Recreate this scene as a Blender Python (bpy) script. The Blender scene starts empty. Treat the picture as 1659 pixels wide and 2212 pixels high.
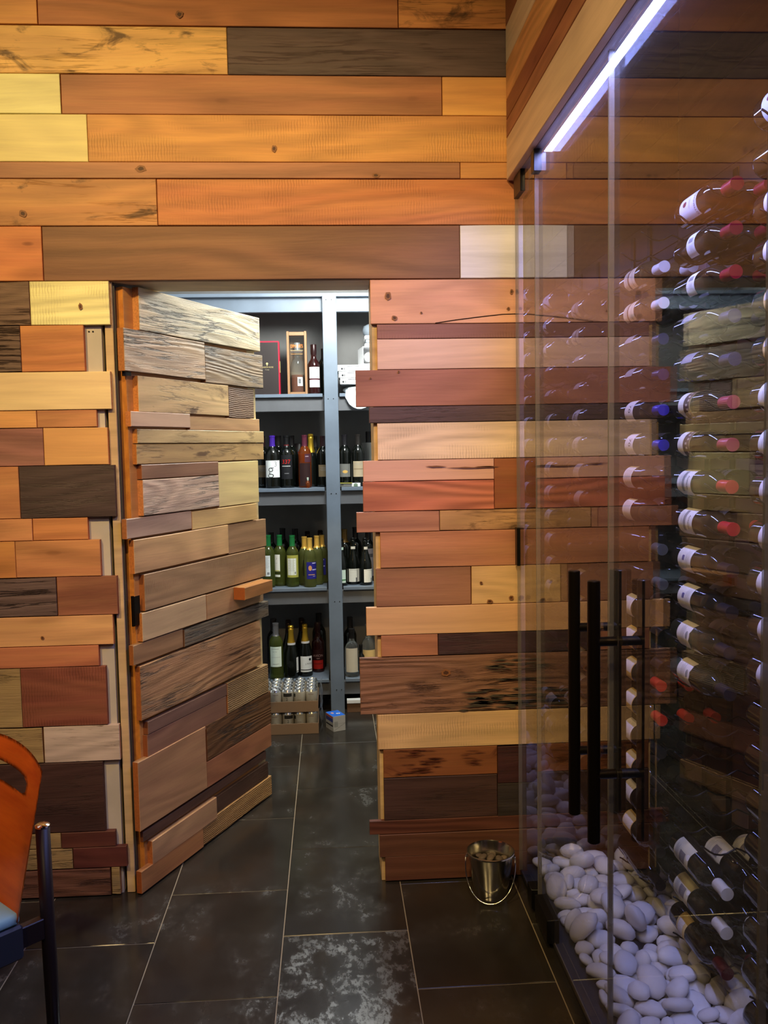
import bpy, bmesh, math, random
from math import sin, cos, pi, radians, sqrt, atan2
from mathutils import Vector, Matrix, Quaternion

C = bpy.context.scene.collection
sc = bpy.context.scene
rnd = random.Random(11)

# ------------------------------------------------------------------ camera
EYE = 1.528
YAW, PIT, ROL, FPX = .0604, .0737, -.0178, 1912.0
fw = Vector((sin(YAW)*cos(PIT), cos(YAW)*cos(PIT), -sin(PIT)))
r0 = Vector((cos(YAW), -sin(YAW), 0)); u0 = r0.cross(fw)
rt = r0*cos(ROL)+u0*sin(ROL); up = u0*cos(ROL)-r0*sin(ROL)
cd = bpy.data.cameras.new('camera'); cam = bpy.data.objects.new('camera', cd); C.objects.link(cam)
cd.sensor_fit = 'VERTICAL'; cd.sensor_height = 24.0; cd.lens = 24.0*FPX/2212.0; cd.clip_start = .02
cam.matrix_world = Matrix(((rt.x, up.x, -fw.x, 0), (rt.y, up.y, -fw.y, 0), (rt.z, up.z, -fw.z, EYE), (0, 0, 0, 1)))
sc.camera = cam

# ------------------------------------------------------------------ world, exposure, room lamps
sc.view_settings.view_transform = 'Standard'; sc.view_settings.look = 'None'
sc.view_settings.exposure = 0.0; sc.view_settings.gamma = 1.0; sc.view_settings.use_curve_mapping = False
sc.cycles.transparent_max_bounces = 24; sc.cycles.max_bounces = 8; sc.cycles.diffuse_bounces = 3; sc.cycles.sample_clamp_indirect = 20
w = bpy.data.worlds.new('world'); sc.world = w; w.use_nodes = True
w.node_tree.nodes['Background'].inputs[0].default_value = (1, .72, .45, 1)
w.node_tree.nodes['Background'].inputs[1].default_value = .012
WARM = (1.0, .70, .29)
def spot(name, loc, aim, energy, color, size, blend, radius):
    l = bpy.data.lights.new(name, 'SPOT'); l.energy = energy; l.color = color; l.spot_size = radians(size); l.spot_blend = blend; l.shadow_soft_size = radius
    o = bpy.data.objects.new(name, l); C.objects.link(o); o.location = loc
    o.rotation_euler = (Vector(aim)-Vector(loc)).to_track_quat('-Z', 'Y').to_euler(); return o
spot('track_spot', (-1.45, .75, 3.3), (-.75, 3.0, 1.75), 205, WARM, 78, .9, .05)
spot('track_spot', (-.15, .55, 3.3), (.25, 3.0, 1.55), 165, WARM, 66, .9, .05)
spot('track_spot', (-.9, -1.2, 3.3), (.3, 1.5, 1.2), 60, WARM, 80, .9, .05)
spot('track_spot', (-.35, .1, 3.3), (1.05, 2.35, 1.1), 45, WARM, 50, .9, .04)
LED_STRENGTH = 235.0
BULB_STRENGTH = 112.0

# ------------------------------------------------------------------ helpers
def lin(c): 
    return tuple(((v/255)/12.92 if v/255 <= .04045 else ((v/255+.055)/1.055)**2.4) for v in c)
def new_mat(name):
    m = bpy.data.materials.new(name); m.use_nodes = True; return m, m.node_tree, m.node_tree.nodes['Principled BSDF']
_pm = {}
def pm(name, col, rough=.5, metal=0.0, spec=.5, trans=0.0, emit=0.0, ior=1.45, coat=0.0, alpha=1.0):
    if name in _pm: return _pm[name]
    m, nt, b = new_mat(name); _pm[name] = m
    b.inputs['Base Color'].default_value = (*col, 1); b.inputs['Roughness'].default_value = rough
    b.inputs['Metallic'].default_value = metal; b.inputs['Specular IOR Level'].default_value = spec
    b.inputs['Transmission Weight'].default_value = trans; b.inputs['IOR'].default_value = ior
    b.inputs['Coat Weight'].default_value = coat; b.inputs['Alpha'].default_value = alpha
    if emit: b.inputs['Emission Color'].default_value = (*col, 1); b.inputs['Emission Strength'].default_value = emit
    return m
class NT:
    """small node builder"""
    def __init__(s, nt): s.nt = nt
    def n(s, t, **kw):
        x = s.nt.nodes.new(t)
        for k, v in kw.items(): setattr(x, k, v)
        return x
    def put(s, sock, v):
        if hasattr(v, 'is_linked') or hasattr(v, 'node'): s.nt.links.new(v, sock)
        else: sock.default_value = v
    def math(s, op, a, b=0.0, clamp=False):
        x = s.n('ShaderNodeMath', operation=op, use_clamp=clamp); s.put(x.inputs[0], a); s.put(x.inputs[1], b); return x.outputs[0]
    def mapping(s, vec, scale, loc=(0, 0, 0), rot=(0, 0, 0)):
        x = s.n('ShaderNodeMapping'); s.put(x.inputs[0], vec); x.inputs[1].default_value = loc; x.inputs[2].default_value = rot; x.inputs[3].default_value = scale; return x.outputs[0]
    def noise(s, vec, scale, detail=3, rough=.55, dist=0.0):
        x = s.n('ShaderNodeTexNoise'); s.put(x.inputs['Vector'], vec); x.inputs['Scale'].default_value = scale; x.inputs['Detail'].default_value = detail
        x.inputs['Roughness'].default_value = rough; x.inputs['Distortion'].default_value = dist; return x.outputs[0]
    def ramp(s, f, a, b, lo=0.0, hi=1.0):
        x = s.n('ShaderNodeMapRange', interpolation_type='SMOOTHSTEP'); s.put(x.inputs[0], f); x.inputs[1].default_value = a; x.inputs[2].default_value = b
        x.inputs[3].default_value = lo; x.inputs[4].default_value = hi; return x.outputs[0]
    def mix(s, f, a, b, mode='MIX'):
        x = s.n('ShaderNodeMix', data_type='RGBA', blend_type=mode); s.put(x.inputs[0], f); s.put(x.inputs[6], a); s.put(x.inputs[7], b); return x.outputs[2]
    def bump(s, h, strength, dist, normal=None):
        x = s.n('ShaderNodeBump'); x.inputs['Strength'].default_value = strength; x.inputs['Distance'].default_value = dist; s.put(x.inputs['Height'], h); return x.outputs[0]
def rgb(c): return (*c, 1)

def wood_mat(name, fine=.22, rings=.22, knots=0.0, saw=0.0, stain=0.0, crack=0.0, ribs=0.0, bump=.25, dist=.002, rough=.5, ringscale=9.0, stretch=1.0, stainc=(.10, .05, .025)):
    m, nt, b = new_mat(name); g = NT(nt)
    tc = g.n('ShaderNodeTexCoord'); oi = g.n('ShaderNodeObjectInfo')
    off = g.n('ShaderNodeCombineXYZ'); r = oi.outputs['Random']
    g.put(off.inputs[0], g.math('MULTIPLY', r, 57.3)); g.put(off.inputs[1], g.math('MULTIPLY', r, 23.1)); g.put(off.inputs[2], g.math('MULTIPLY', r, 91.7))
    va = g.n('ShaderNodeVectorMath', operation='ADD'); g.put(va.inputs[0], tc.outputs['Object']); g.put(va.inputs[1], off.outputs[0]); v = va.outputs[0]
    # wavy flow of the grain
    wob = g.noise(g.mapping(v, (1.3, 3.5, 3.5)), 1.0, 1)
    wv = g.n('ShaderNodeVectorMath', operation='MULTIPLY_ADD'); cz = g.n('ShaderNodeCombineXYZ'); g.put(cz.inputs[2], wob); g.put(cz.inputs[1], wob)
    g.put(wv.inputs[0], cz.outputs[0]); wv.inputs[1].default_value = (0, .06, .06); g.put(wv.inputs[2], v); vv = wv.outputs[0]
    f1 = g.noise(g.mapping(vv, (5*stretch, 150, 150)), 1.0, 6, .72)
    f2 = g.noise(g.mapping(vv, (1.0*stretch, 24, 24)), 1.0, 4, .6)
    con = g.noise(g.mapping(vv, (.75*stretch, 4.6, 4.6)), 1.0, 1.4, .45)
    ring = g.math('ADD', .5, g.math('MULTIPLY', g.math('SINE', g.math('MULTIPLY', con, ringscale*8.0)), .5))
    val = g.math('ADD', g.math('MULTIPLY', g.math('SUBTRACT', f1, .5), fine*2.4), g.math('MULTIPLY', g.math('SUBTRACT', ring, .5), rings))
    val = g.math('ADD', val, g.math('MULTIPLY', g.math('SUBTRACT', f2, .5), .55))
    big = g.noise(g.mapping(v, (1.6, 5, 5)), 1.0, 2)
    val = g.math('ADD', val, g.math('MULTIPLY', g.math('SUBTRACT', big, .5), .35))
    bright = g.math('ADD', val, 1.0)
    hs = g.n('ShaderNodeHueSaturation'); g.put(hs.inputs['Color'], oi.outputs['Color']); g.put(hs.inputs['Value'], bright)
    g.put(hs.inputs['Hue'], g.math('ADD', .5, g.math('MULTIPLY', g.math('SUBTRACT', f2, .5), .03)))
    col = hs.outputs[0]; height = g.math('ADD', g.math('MULTIPLY', f1, .6), g.math('MULTIPLY', ring, .4))
    dark = g.mix(1.0, col, (.30, .22, .17, 1), 'MULTIPLY')
    if knots:
        vo = g.n('ShaderNodeTexVoronoi', feature='F1'); g.put(vo.inputs['Vector'], g.mapping(vv, (3.2, 1, 8.5))); vo.inputs['Scale'].default_value = 1.0
        k = g.ramp(vo.outputs['Distance'], .05, .13, 1.0, 0.0); k2 = g.ramp(vo.outputs['Distance'], .1, .34, .35, 0.0)
        col = g.mix(g.math('MULTIPLY', g.math('MAXIMUM', k, k2), knots), col, dark)
    if saw:
        sw = g.n('ShaderNodeTexWave', wave_type='BANDS', bands_direction='X'); g.put(sw.inputs['Vector'], v); sw.inputs['Scale'].default_value = 34.0; sw.inputs['Distortion'].default_value = 3.5; sw.inputs['Detail'].default_value = 1.0
        msk = g.ramp(g.noise(g.mapping(v, (5, 14, 14)), 1.0, 3), .45, .66)
        s_ = g.math('MULTIPLY', g.math('POWER', sw.outputs[1], 3.0), msk)
        col = g.mix(g.math('MULTIPLY', s_, saw), col, dark); height = g.math('SUBTRACT', height, g.math('MULTIPLY', s_, .5))
    if stain:
        st = g.noise(g.mapping(v, (6.5, 3, 15)), 1.0, 6, .62, .6)
        s2 = g.ramp(st, .56, .70)
        col = g.mix(g.math('MULTIPLY', s2, stain), col, rgb(stainc))
    if crack:
        cr = g.noise(g.mapping(vv, (1.6, 34, 34)), 1.0, 6, .62)
        c2 = g.ramp(g.math('ABSOLUTE', g.math('SUBTRACT', cr, .5)), .0, .035, 1.0, 0.0)
        c3 = g.math('MULTIPLY', c2, g.ramp(g.noise(g.mapping(v, (4, 9, 9)), 1.0, 2), .42, .62))
        col = g.mix(g.math('MULTIPLY', c3, crack), col, g.mix(1.0, col, (.12, .08, .06, 1), 'MULTIPLY')); height = g.math('SUBTRACT', height, g.math('MULTIPLY', c3, 1.4))
    if ribs:
        rb = g.n('ShaderNodeTexWave', wave_type='BANDS', bands_direction='Z'); g.put(rb.inputs['Vector'], vv); rb.inputs['Scale'].default_value = 40.0; rb.inputs['Distortion'].default_value = 3.0
        height = g.math('ADD', height, g.math('MULTIPLY', rb.outputs[1], 1.2)); col = g.mix(g.math('MULTIPLY', g.math('SUBTRACT', 1.0, rb.outputs[1]), ribs), col, dark)
    nt.links.new(col, b.inputs['Base Color']); b.inputs['Roughness'].default_value = rough; b.inputs['Specular IOR Level'].default_value = .3
    nt.links.new(g.bump(height, bump, dist), b.inputs['Normal']); return m
WOOD = {
 'smooth': wood_mat('wood_smooth'),
 'pale': wood_mat('wood_pale', fine=.10, rings=.08, rough=.45, bump=.15),
 'walnut': wood_mat('wood_walnut', fine=.28, rings=.34, ringscale=5.0, knots=.35),
 'cathedral': wood_mat('wood_cathedral', fine=.2, rings=.5, ringscale=12.0),
 'sawn': wood_mat('wood_sawn', saw=.34, fine=.2, bump=.35),
 'knotty': wood_mat('wood_knotty', knots=.95, fine=.16, rings=.16),
 'stained': wood_mat('wood_stained', stain=.85, fine=.18, crack=.5),
 'burnt': wood_mat('wood_burnt', stain=.95, fine=.3, stretch=.6, stainc=(.06, .012, .006)),
 'weathered': wood_mat('wood_weathered', fine=.42, rings=.22, crack=.75, bump=.9, dist=.005, rough=.6, ringscale=16.0),
 'ribbed': wood_mat('wood_ribbed', ribs=.28, fine=.3, bump=.5, dist=.003, rough=.6),
 'dark': wood_mat('wood_dark', fine=.4, rings=.25, bump=.35, crack=.35),
 'stucco': wood_mat('wood_chipped', fine=.1, rings=.05, stain=.45, crack=.2, bump=.8, dist=.005, rough=.8, stainc=(.22, .17, .10)),
}
def end_mat():
    m, nt, b = new_mat('warm_lit_end_grain'); g = NT(nt); oi = g.n('ShaderNodeObjectInfo'); tc = g.n('ShaderNodeTexCoord')
    c = g.mix(1.0, oi.outputs['Color'], (.95, .52, .26, 1), 'MULTIPLY'); n = g.noise(tc.outputs['Object'], 160, 3)  # orange multiply puts the warm lamps' light into the sawn ends
    nt.links.new(g.mix(g.ramp(n, .3, .7, 0, .4), c, (.20, .07, .02, 1)), b.inputs['Base Color']); b.inputs['Roughness'].default_value = .75; return m
ENDG = end_mat()
TINT = (1.06, .72, .30)
def warm(c, k=1.0):
    l = lin(c); return tuple(min(.9, max(.004, k*l[i]/TINT[i])) for i in range(3))
def white(c, k=.9):
    l = lin(c); return tuple(min(.9, k*v*f) for v, f in zip(l, (1.10, 1.01, .91)))

def link(name, me, parent=None, mat=None, loc=None, rot=None):
    o = bpy.data.objects.new(name, me); C.objects.link(o)
    if parent: o.parent = parent
    if mat is not None and me is not None and not me.materials: me.materials.append(mat)
    if loc is not None: o.location = loc
    if rot is not None: o.rotation_euler = rot
    return o
def tag(o, label=None, cat=None, group=None, kind=None):
    if label: o['label'] = label
    if cat: o['category'] = cat
    if group: o['group'] = group
    if kind: o['kind'] = kind
    return o
def thing(name, label, cat, loc=(0, 0, 0), rot=(0, 0, 0), group=None):
    o = bpy.data.objects.new(name, None); C.objects.link(o); o.empty_display_size = .05
    o.location = loc; o.rotation_euler = rot; return tag(o, label, cat, group)
def struct(name, loc=(0, 0, 0), rot=(0, 0, 0)):
    o = bpy.data.objects.new(name, None); C.objects.link(o); o.location = loc; o.rotation_euler = rot; return tag(o, kind='structure')
def to_me(bm, name='m', smooth=False):
    me = bpy.data.meshes.new(name); bm.normal_update(); bm.to_mesh(me); bm.free()
    if smooth:
        for p in me.polygons: p.use_smooth = True
    return me
def box_bm(bm, x0, x1, y0, y1, z0, z1, bev=0.0):
    r = bmesh.ops.create_cube(bm, size=1.0)
    for v in r['verts']: v.co = Vector(((x0+x1)/2+v.co.x*(x1-x0), (y0+y1)/2+v.co.y*(y1-y0), (z0+z1)/2+v.co.z*(z1-z0)))
    if bev:
        es = list({e for v in r['verts'] for e in v.link_edges}); bmesh.ops.bevel(bm, geom=es, offset=bev, segments=1, affect='EDGES')
    return bm
def box(name, dims, mat, parent=None, bev=.0015, loc=None, rot=None):
    return link(name, to_me(box_bm(bmesh.new(), *dims, bev), name), parent, mat, loc, rot)
def lathe(prof, seg=20, smooth=True):
    vs, fs = [], []
    for r, z in prof:
        if r < 1e-6: vs.append([(0, 0, z)])
        else: vs.append([(r*cos(2*pi*i/seg), r*sin(2*pi*i/seg), z) for i in range(seg)])
    flat = []; idx = []
    for ring in vs: idx.append(range(len(flat), len(flat)+len(ring))); flat += ring
    for a, b in zip(idx[:-1], idx[1:]):
        if len(a) == 1 and len(b) == 1: continue
        for i in range(seg):
            j = (i+1) % seg
            if len(a) == 1: fs.append((a[0], b[j], b[i]))
            elif len(b) == 1: fs.append((a[i], a[j], b[0]))
            else: fs.append((a[i], a[j], b[j], b[i]))
    me = bpy.data.meshes.new('lathe'); me.from_pydata(flat, [], fs); me.update()
    if smooth:
        for p in me.polygons: p.use_smooth = True
    bm = bmesh.new(); bm.from_mesh(me); bmesh.ops.recalc_face_normals(bm, faces=bm.faces); bm.to_mesh(me); bm.free()
    if smooth: me.set_sharp_from_angle(angle=radians(38))
    return me
def tube(pts, r, seg=6, closed=False):
    bm = bmesh.new(); rings = []; n = len(pts); P = [Vector(p) for p in pts]; ref = None
    for i, p in enumerate(P):
        t = (P[min(i+1, n-1)]-P[max(i-1, 0)]).normalized()
        if ref is None: ref = Vector((0, 0, 1)) if abs(t.z) < .9 else Vector((1, 0, 0))
        a = t.cross(ref).normalized(); b = t.cross(a).normalized(); ref = -b if (-b).dot(ref) > 0 else b
        rr = r[i] if isinstance(r, (list, tuple)) else r
        rings.append([bm.verts.new(p+a*cos(2*pi*k/seg)*rr+b*sin(2*pi*k/seg)*rr) for k in range(seg)])
    for A, B in zip(rings[:-1], rings[1:]):
        for k in range(seg):
            bm.faces.new((A[k], A[(k+1) % seg], B[(k+1) % seg], B[k]))
    bm.faces.new(rings[0]); bm.faces.new(rings[-1][::-1])
    bmesh.ops.recalc_face_normals(bm, faces=bm.faces)
    return to_me(bm, 'tube', True)
def plank_mesh(L, H, T, jit, r, n=4):
    """board with slightly uneven sawn edges, chamfered front; front faces -y"""
    def edge(s):
        return [(-L/2+L*i/(n-1), s*(H/2-abs(r.gauss(0, jit)))) for i in range(n)]
    top = edge(1); bot = edge(-1)
    lx = abs(r.gauss(0, jit)); rx = abs(r.gauss(0, jit))
    out = [(x+(lx*.6 if i == 0 else 0)-(rx*.6 if i == n-1 else 0), z) for i, (x, z) in enumerate(bot)]+[(x+(lx if i == 0 else 0)-(rx if i == n-1 else 0), z) for i, (x, z) in enumerate(top)][::-1]
    ch = min(.0016, H*.1); m = len(out); vs = []
    for x, z in out: vs.append((x*(1-2*ch/L), -T/2, z*(1-2*ch/H)))
    for x, z in out: vs.append((x, -T/2+ch, z))
    for x, z in out: vs.append((x, T/2, z))
    fs = [tuple(range(m)), tuple(range(3*m-1, 2*m-1, -1))]
    for k in (0, m):
        for i in range(m): fs.append((k+i, k+m+i, k+m+(i+1) % m, k+(i+1) % m))
    me = bpy.data.meshes.new('plank'); me.from_pydata(vs, [], fs); me.update()
    for i in (n-1, m-1): me.polygons[2+m+i].material_index = 1      # sawn end grain, warm lamplight tinted in
    return me
JIT = {'weathered': .0014, 'ribbed': .001, 'stucco': .0014}
def plank(parent, x0, x1, z0, z1, yback, t, col, kind, rot=None, place=None, name='plank'):
    g = .0006; L = x1-x0-2*g; H = z1-z0-2*g
    me = plank_mesh(L, H, t, JIT.get(kind, .0005), rnd); me.materials.append(WOOD[kind]); me.materials.append(ENDG)
    loc = ((x0+x1)/2, yback-t/2, (z0+z1)/2)
    o = link(name, me, parent, None, place(loc) if place else loc, rot); o.color = (*col, 1); return o
WALL_PLANKS = [  # rows near the floor have the light's falloff darkened into their colours
(-0.9, 0.2568, 2.8956, 3.0556, (190, 104, 44), 'smooth'),
(0.2568, 0.668, 2.8956, 3.0556, (215, 124, 50), 'stained'),
(-2.5, -0.9, 2.8956, 3.0556, (222, 132, 52), 'smooth'),
(-2.5, -0.3, 3.0556, 3.2056, (248, 184, 92), 'smooth'),
(-0.3, 0.668, 3.0556, 3.2056, (130, 84, 42), 'sawn'),
(-2.5, -0.05, 3.2056, 3.3556, (176, 98, 46), 'smooth'),
(-0.05, 0.668, 3.2056, 3.3556, (222, 132, 52), 'sawn'),
(-2.5, 0.2, 3.3556, 3.5056, (92, 60, 40), 'smooth'),
(0.2, 0.668, 3.3556, 3.5056, (248, 184, 92), 'sawn'),
(-1.45, -0.3014, 2.7444, 2.8941, (240, 160, 66), 'stained'),
(-0.3014, 0.668, 2.7444, 2.8941, (98, 66, 42), 'dark'),
(-2.5, -1.45, 2.7444, 2.8941, (176, 98, 46), 'smooth'),
(-1.2, -0.838, 2.6178, 2.7437, (252, 205, 100), 'pale'),
(-0.838, 0.3983, 2.6178, 2.7437, (176, 98, 44), 'walnut'),
(0.3983, 0.668, 2.6178, 2.7437, (236, 146, 56), 'pale'),
(-2.5, -1.2, 2.6178, 2.7437, (92, 60, 40), 'dark'),
(-1.3, -0.7587, 2.4667, 2.6178, (252, 198, 92), 'pale'),
(-0.7587, 0.668, 2.4667, 2.6178, (218, 132, 50), 'sawn'),
(-2.5, -1.3, 2.4667, 2.6178, (222, 132, 52), 'smooth'),
(-1.45, 0.4556, 2.4134, 2.4667, (182, 106, 52), 'walnut'),
(0.4556, 0.668, 2.4134, 2.4667, (212, 124, 50), 'smooth'),
(-2.5, -1.45, 2.4134, 2.4667, (248, 184, 92), 'pale'),
(-1.25, -0.5442, 2.263, 2.4134, (206, 124, 52), 'stained'),
(-0.5442, 0.668, 2.263, 2.4134, (200, 108, 44), 'sawn'),
(-2.5, -1.25, 2.263, 2.4134, (130, 84, 42), 'dark'),
(-1.1, -0.919, 2.0872, 2.263, (222, 118, 48), 'knotty'),
(-0.919, 0.4526, 2.0872, 2.263, (134, 78, 36), 'walnut'),
(0.4526, 0.668, 2.0872, 2.263, (240, 200, 160), 'pale'),
(-2.5, -1.1, 2.0872, 2.263, (176, 98, 46), 'smooth'),
(-1.45, -0.9647, 1.9443, 2.0868, (136, 92, 50), 'weathered'),
(-0.9654, -0.7089, 1.9443, 2.0868, (252, 205, 100), 'sawn'),
(-2.5, -1.45, 1.9443, 2.0868, (222, 132, 52), 'smooth'),
(-1.3, -1.0013, 1.7931, 1.9443, (124, 84, 46), 'weathered'),
(-1.002, -0.7972, 1.7931, 1.9443, (212, 118, 46), 'smooth'),
(-2.5, -1.3, 1.7931, 1.9443, (248, 184, 92), 'pale'),
(-1.7, -0.7159, 1.6675, 1.7931, (248, 184, 92), 'pale'),
(-2.5, -1.7, 1.6675, 1.7931, (130, 84, 42), 'dark'),
(-1.45, -0.9613, 1.6097, 1.6675, (232, 142, 56), 'smooth'),
(-0.9613, -0.7663, 1.6097, 1.6675, (208, 122, 52), 'smooth'),
(-2.5, -1.45, 1.6097, 1.6675, (92, 60, 40), 'dark'),
(-1.2, -0.943, 1.4844, 1.6097, (170, 100, 56), 'walnut'),
(-0.943, -0.7323, 1.4844, 1.6097, (238, 152, 62), 'pale'),
(-2.5, -1.2, 1.4844, 1.6097, (222, 132, 52), 'smooth'),
(-1.35, -1.0278, 1.3105, 1.4844, (210, 120, 50), 'knotty'),
(-1.0278, -0.714, 1.3105, 1.4844, (84, 56, 32), 'dark'),
(-2.5, -1.35, 1.3105, 1.4844, (252, 205, 100), 'pale'),
(-1.45, -0.9915, 1.2355, 1.3105, (218, 128, 54), 'smooth'),
(-0.9915, -0.8101, 1.2355, 1.3105, (214, 118, 46), 'smooth'),
(-2.5, -1.45, 1.2355, 1.3105, (176, 98, 46), 'walnut'),
(-1.2, -1.0504, 1.1118, 1.2355, (214, 122, 44), 'knotty'),
(-1.0511, -0.7724, 1.1118, 1.2355, (202, 116, 48), 'walnut'),
(-2.5, -1.2, 1.1118, 1.2355, (248, 184, 92), 'pale'),
(-1.4, -0.9216, 0.9804, 1.1118, (110, 74, 44), 'weathered'),
(-0.9216, -0.7218, 0.9804, 1.1118, (164, 90, 42), 'walnut'),
(-2.5, -1.4, 0.9804, 1.1118, (222, 132, 52), 'smooth'),
(-1.5, -0.7402, 0.8781, 0.9804, (234, 150, 66), 'knotty'),
(-2.5, -1.5, 0.8781, 0.9804, (130, 84, 42), 'dark'),
(-1.3, -0.7913, 0.8054, 0.8781, (196, 104, 46), 'smooth'),
(-2.5, -1.3, 0.8054, 0.8781, (248, 184, 92), 'pale'),
(-1.25, -1.0543, 0.6018, 0.8054, (177, 125, 54), 'stucco'),
(-1.0543, -0.7708, 0.6018, 0.8054, (146, 72, 34), 'sawn'),
(-2.5, -1.25, 0.6018, 0.8054, (222, 132, 52), 'smooth'),
(-1.25, -0.9885, 0.4759, 0.6018, (177, 125, 54), 'stucco'),
(-0.9885, -0.734, 0.4759, 0.6018, (220, 168, 102), 'stained'),
(-2.5, -1.25, 0.4759, 0.6018, (176, 98, 46), 'walnut'),
(-1.4, -0.7926, 0.2309, 0.4759, (79, 45, 24), 'dark'),
(-2.5, -1.4, 0.2309, 0.4759, (191, 114, 45), 'smooth'),
(-1.25, -0.9448, 0.1755, 0.2309, (177, 125, 54), 'stucco'),
(-0.9448, -0.7613, 0.1755, 0.2309, (109, 53, 26), 'smooth'),
(-2.5, -1.25, 0.1755, 0.2309, (181, 134, 67), 'pale'),
(-1.2, -0.9072, 0.102, 0.1755, (177, 125, 54), 'stucco'),
(-0.9072, -0.7247, 0.102, 0.1755, (109, 51, 26), 'smooth'),
(-2.5, -1.2, 0.102, 0.1755, (95, 61, 31), 'dark'),
(-1.3, -0.7831, 0.004, 0.102, (124, 69, 34), 'weathered'),
(-0.7815, -0.7486, 0.004, 0.102, (177, 125, 54), 'stucco'),
(-2.5, -1.3, 0.004, 0.102, (130, 64, 34), 'smooth'),
(0.1467, 0.668, 1.9376, 2.0848, (225, 141, 78), 'knotty'),
(0.1681, 0.668, 1.8883, 1.9376, (155, 90, 54), 'sawn'),
(0.1668, 0.668, 1.7863, 1.8883, (229, 160, 99), 'pale'),
(0.093, 0.668, 1.6619, 1.7863, (161, 90, 52), 'walnut'),
(0.1365, 0.668, 1.6072, 1.6619, (95, 61, 41), 'dark'),
(0.163, 0.668, 1.4817, 1.6072, (239, 176, 104), 'sawn'),
(0.1125, 0.5621, 1.4092, 1.4817, (227, 148, 89), 'pale'),
(0.5617, 0.668, 1.3081, 1.4811, (155, 78, 33), 'smooth'),
(0.1108, 0.5614, 1.3072, 1.4092, (200, 102, 52), 'cathedral'),
(0.0871, 0.372, 1.2364, 1.3072, (184, 107, 58), 'smooth'),
(0.372, 0.668, 1.2364, 1.3072, (194, 125, 60), 'stained'),
(0.1657, 0.668, 1.1119, 1.2364, (190, 109, 54), 'walnut'),
(0.1491, 0.4781, 0.9786, 1.1119, (165, 98, 50), 'walnut'),
(0.4781, 0.668, 0.9786, 1.1119, (229, 158, 76), 'knotty'),
(0.1136, 0.668, 0.88, 0.9786, (229, 152, 76), 'pale'),
(0.1629, 0.3615, 0.8038, 0.88, (180, 102, 50), 'smooth'),
(0.3615, 0.668, 0.8038, 0.88, (76, 43, 28), 'dark'),
(0.0877, 0.668, 0.6029, 0.8038, (146, 88, 45), 'weathered'),
(0.1463, 0.668, 0.4778, 0.6029, (221, 154, 76), 'sawn'),
(0.1635, 0.5648, 0.3752, 0.4778, (140, 72, 27), 'burnt'),
(0.5647, 0.668, 0.3411, 0.4742, (72, 34, 21), 'dark'),
(0.1629, 0.5637, 0.2238, 0.3752, (79, 46, 26), 'dark'),
(0.5636, 0.668, 0.2223, 0.3411, (62, 44, 26), 'dark'),
(0.1109, 0.668, 0.1736, 0.2238, (99, 49, 23), 'cathedral'),
(0.1453, 0.668, 0.0914, 0.1736, (105, 57, 27), 'smooth'),
(0.1632, 0.668, 0.004, 0.0937, (103, 54, 26), 'smooth')]
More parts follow.
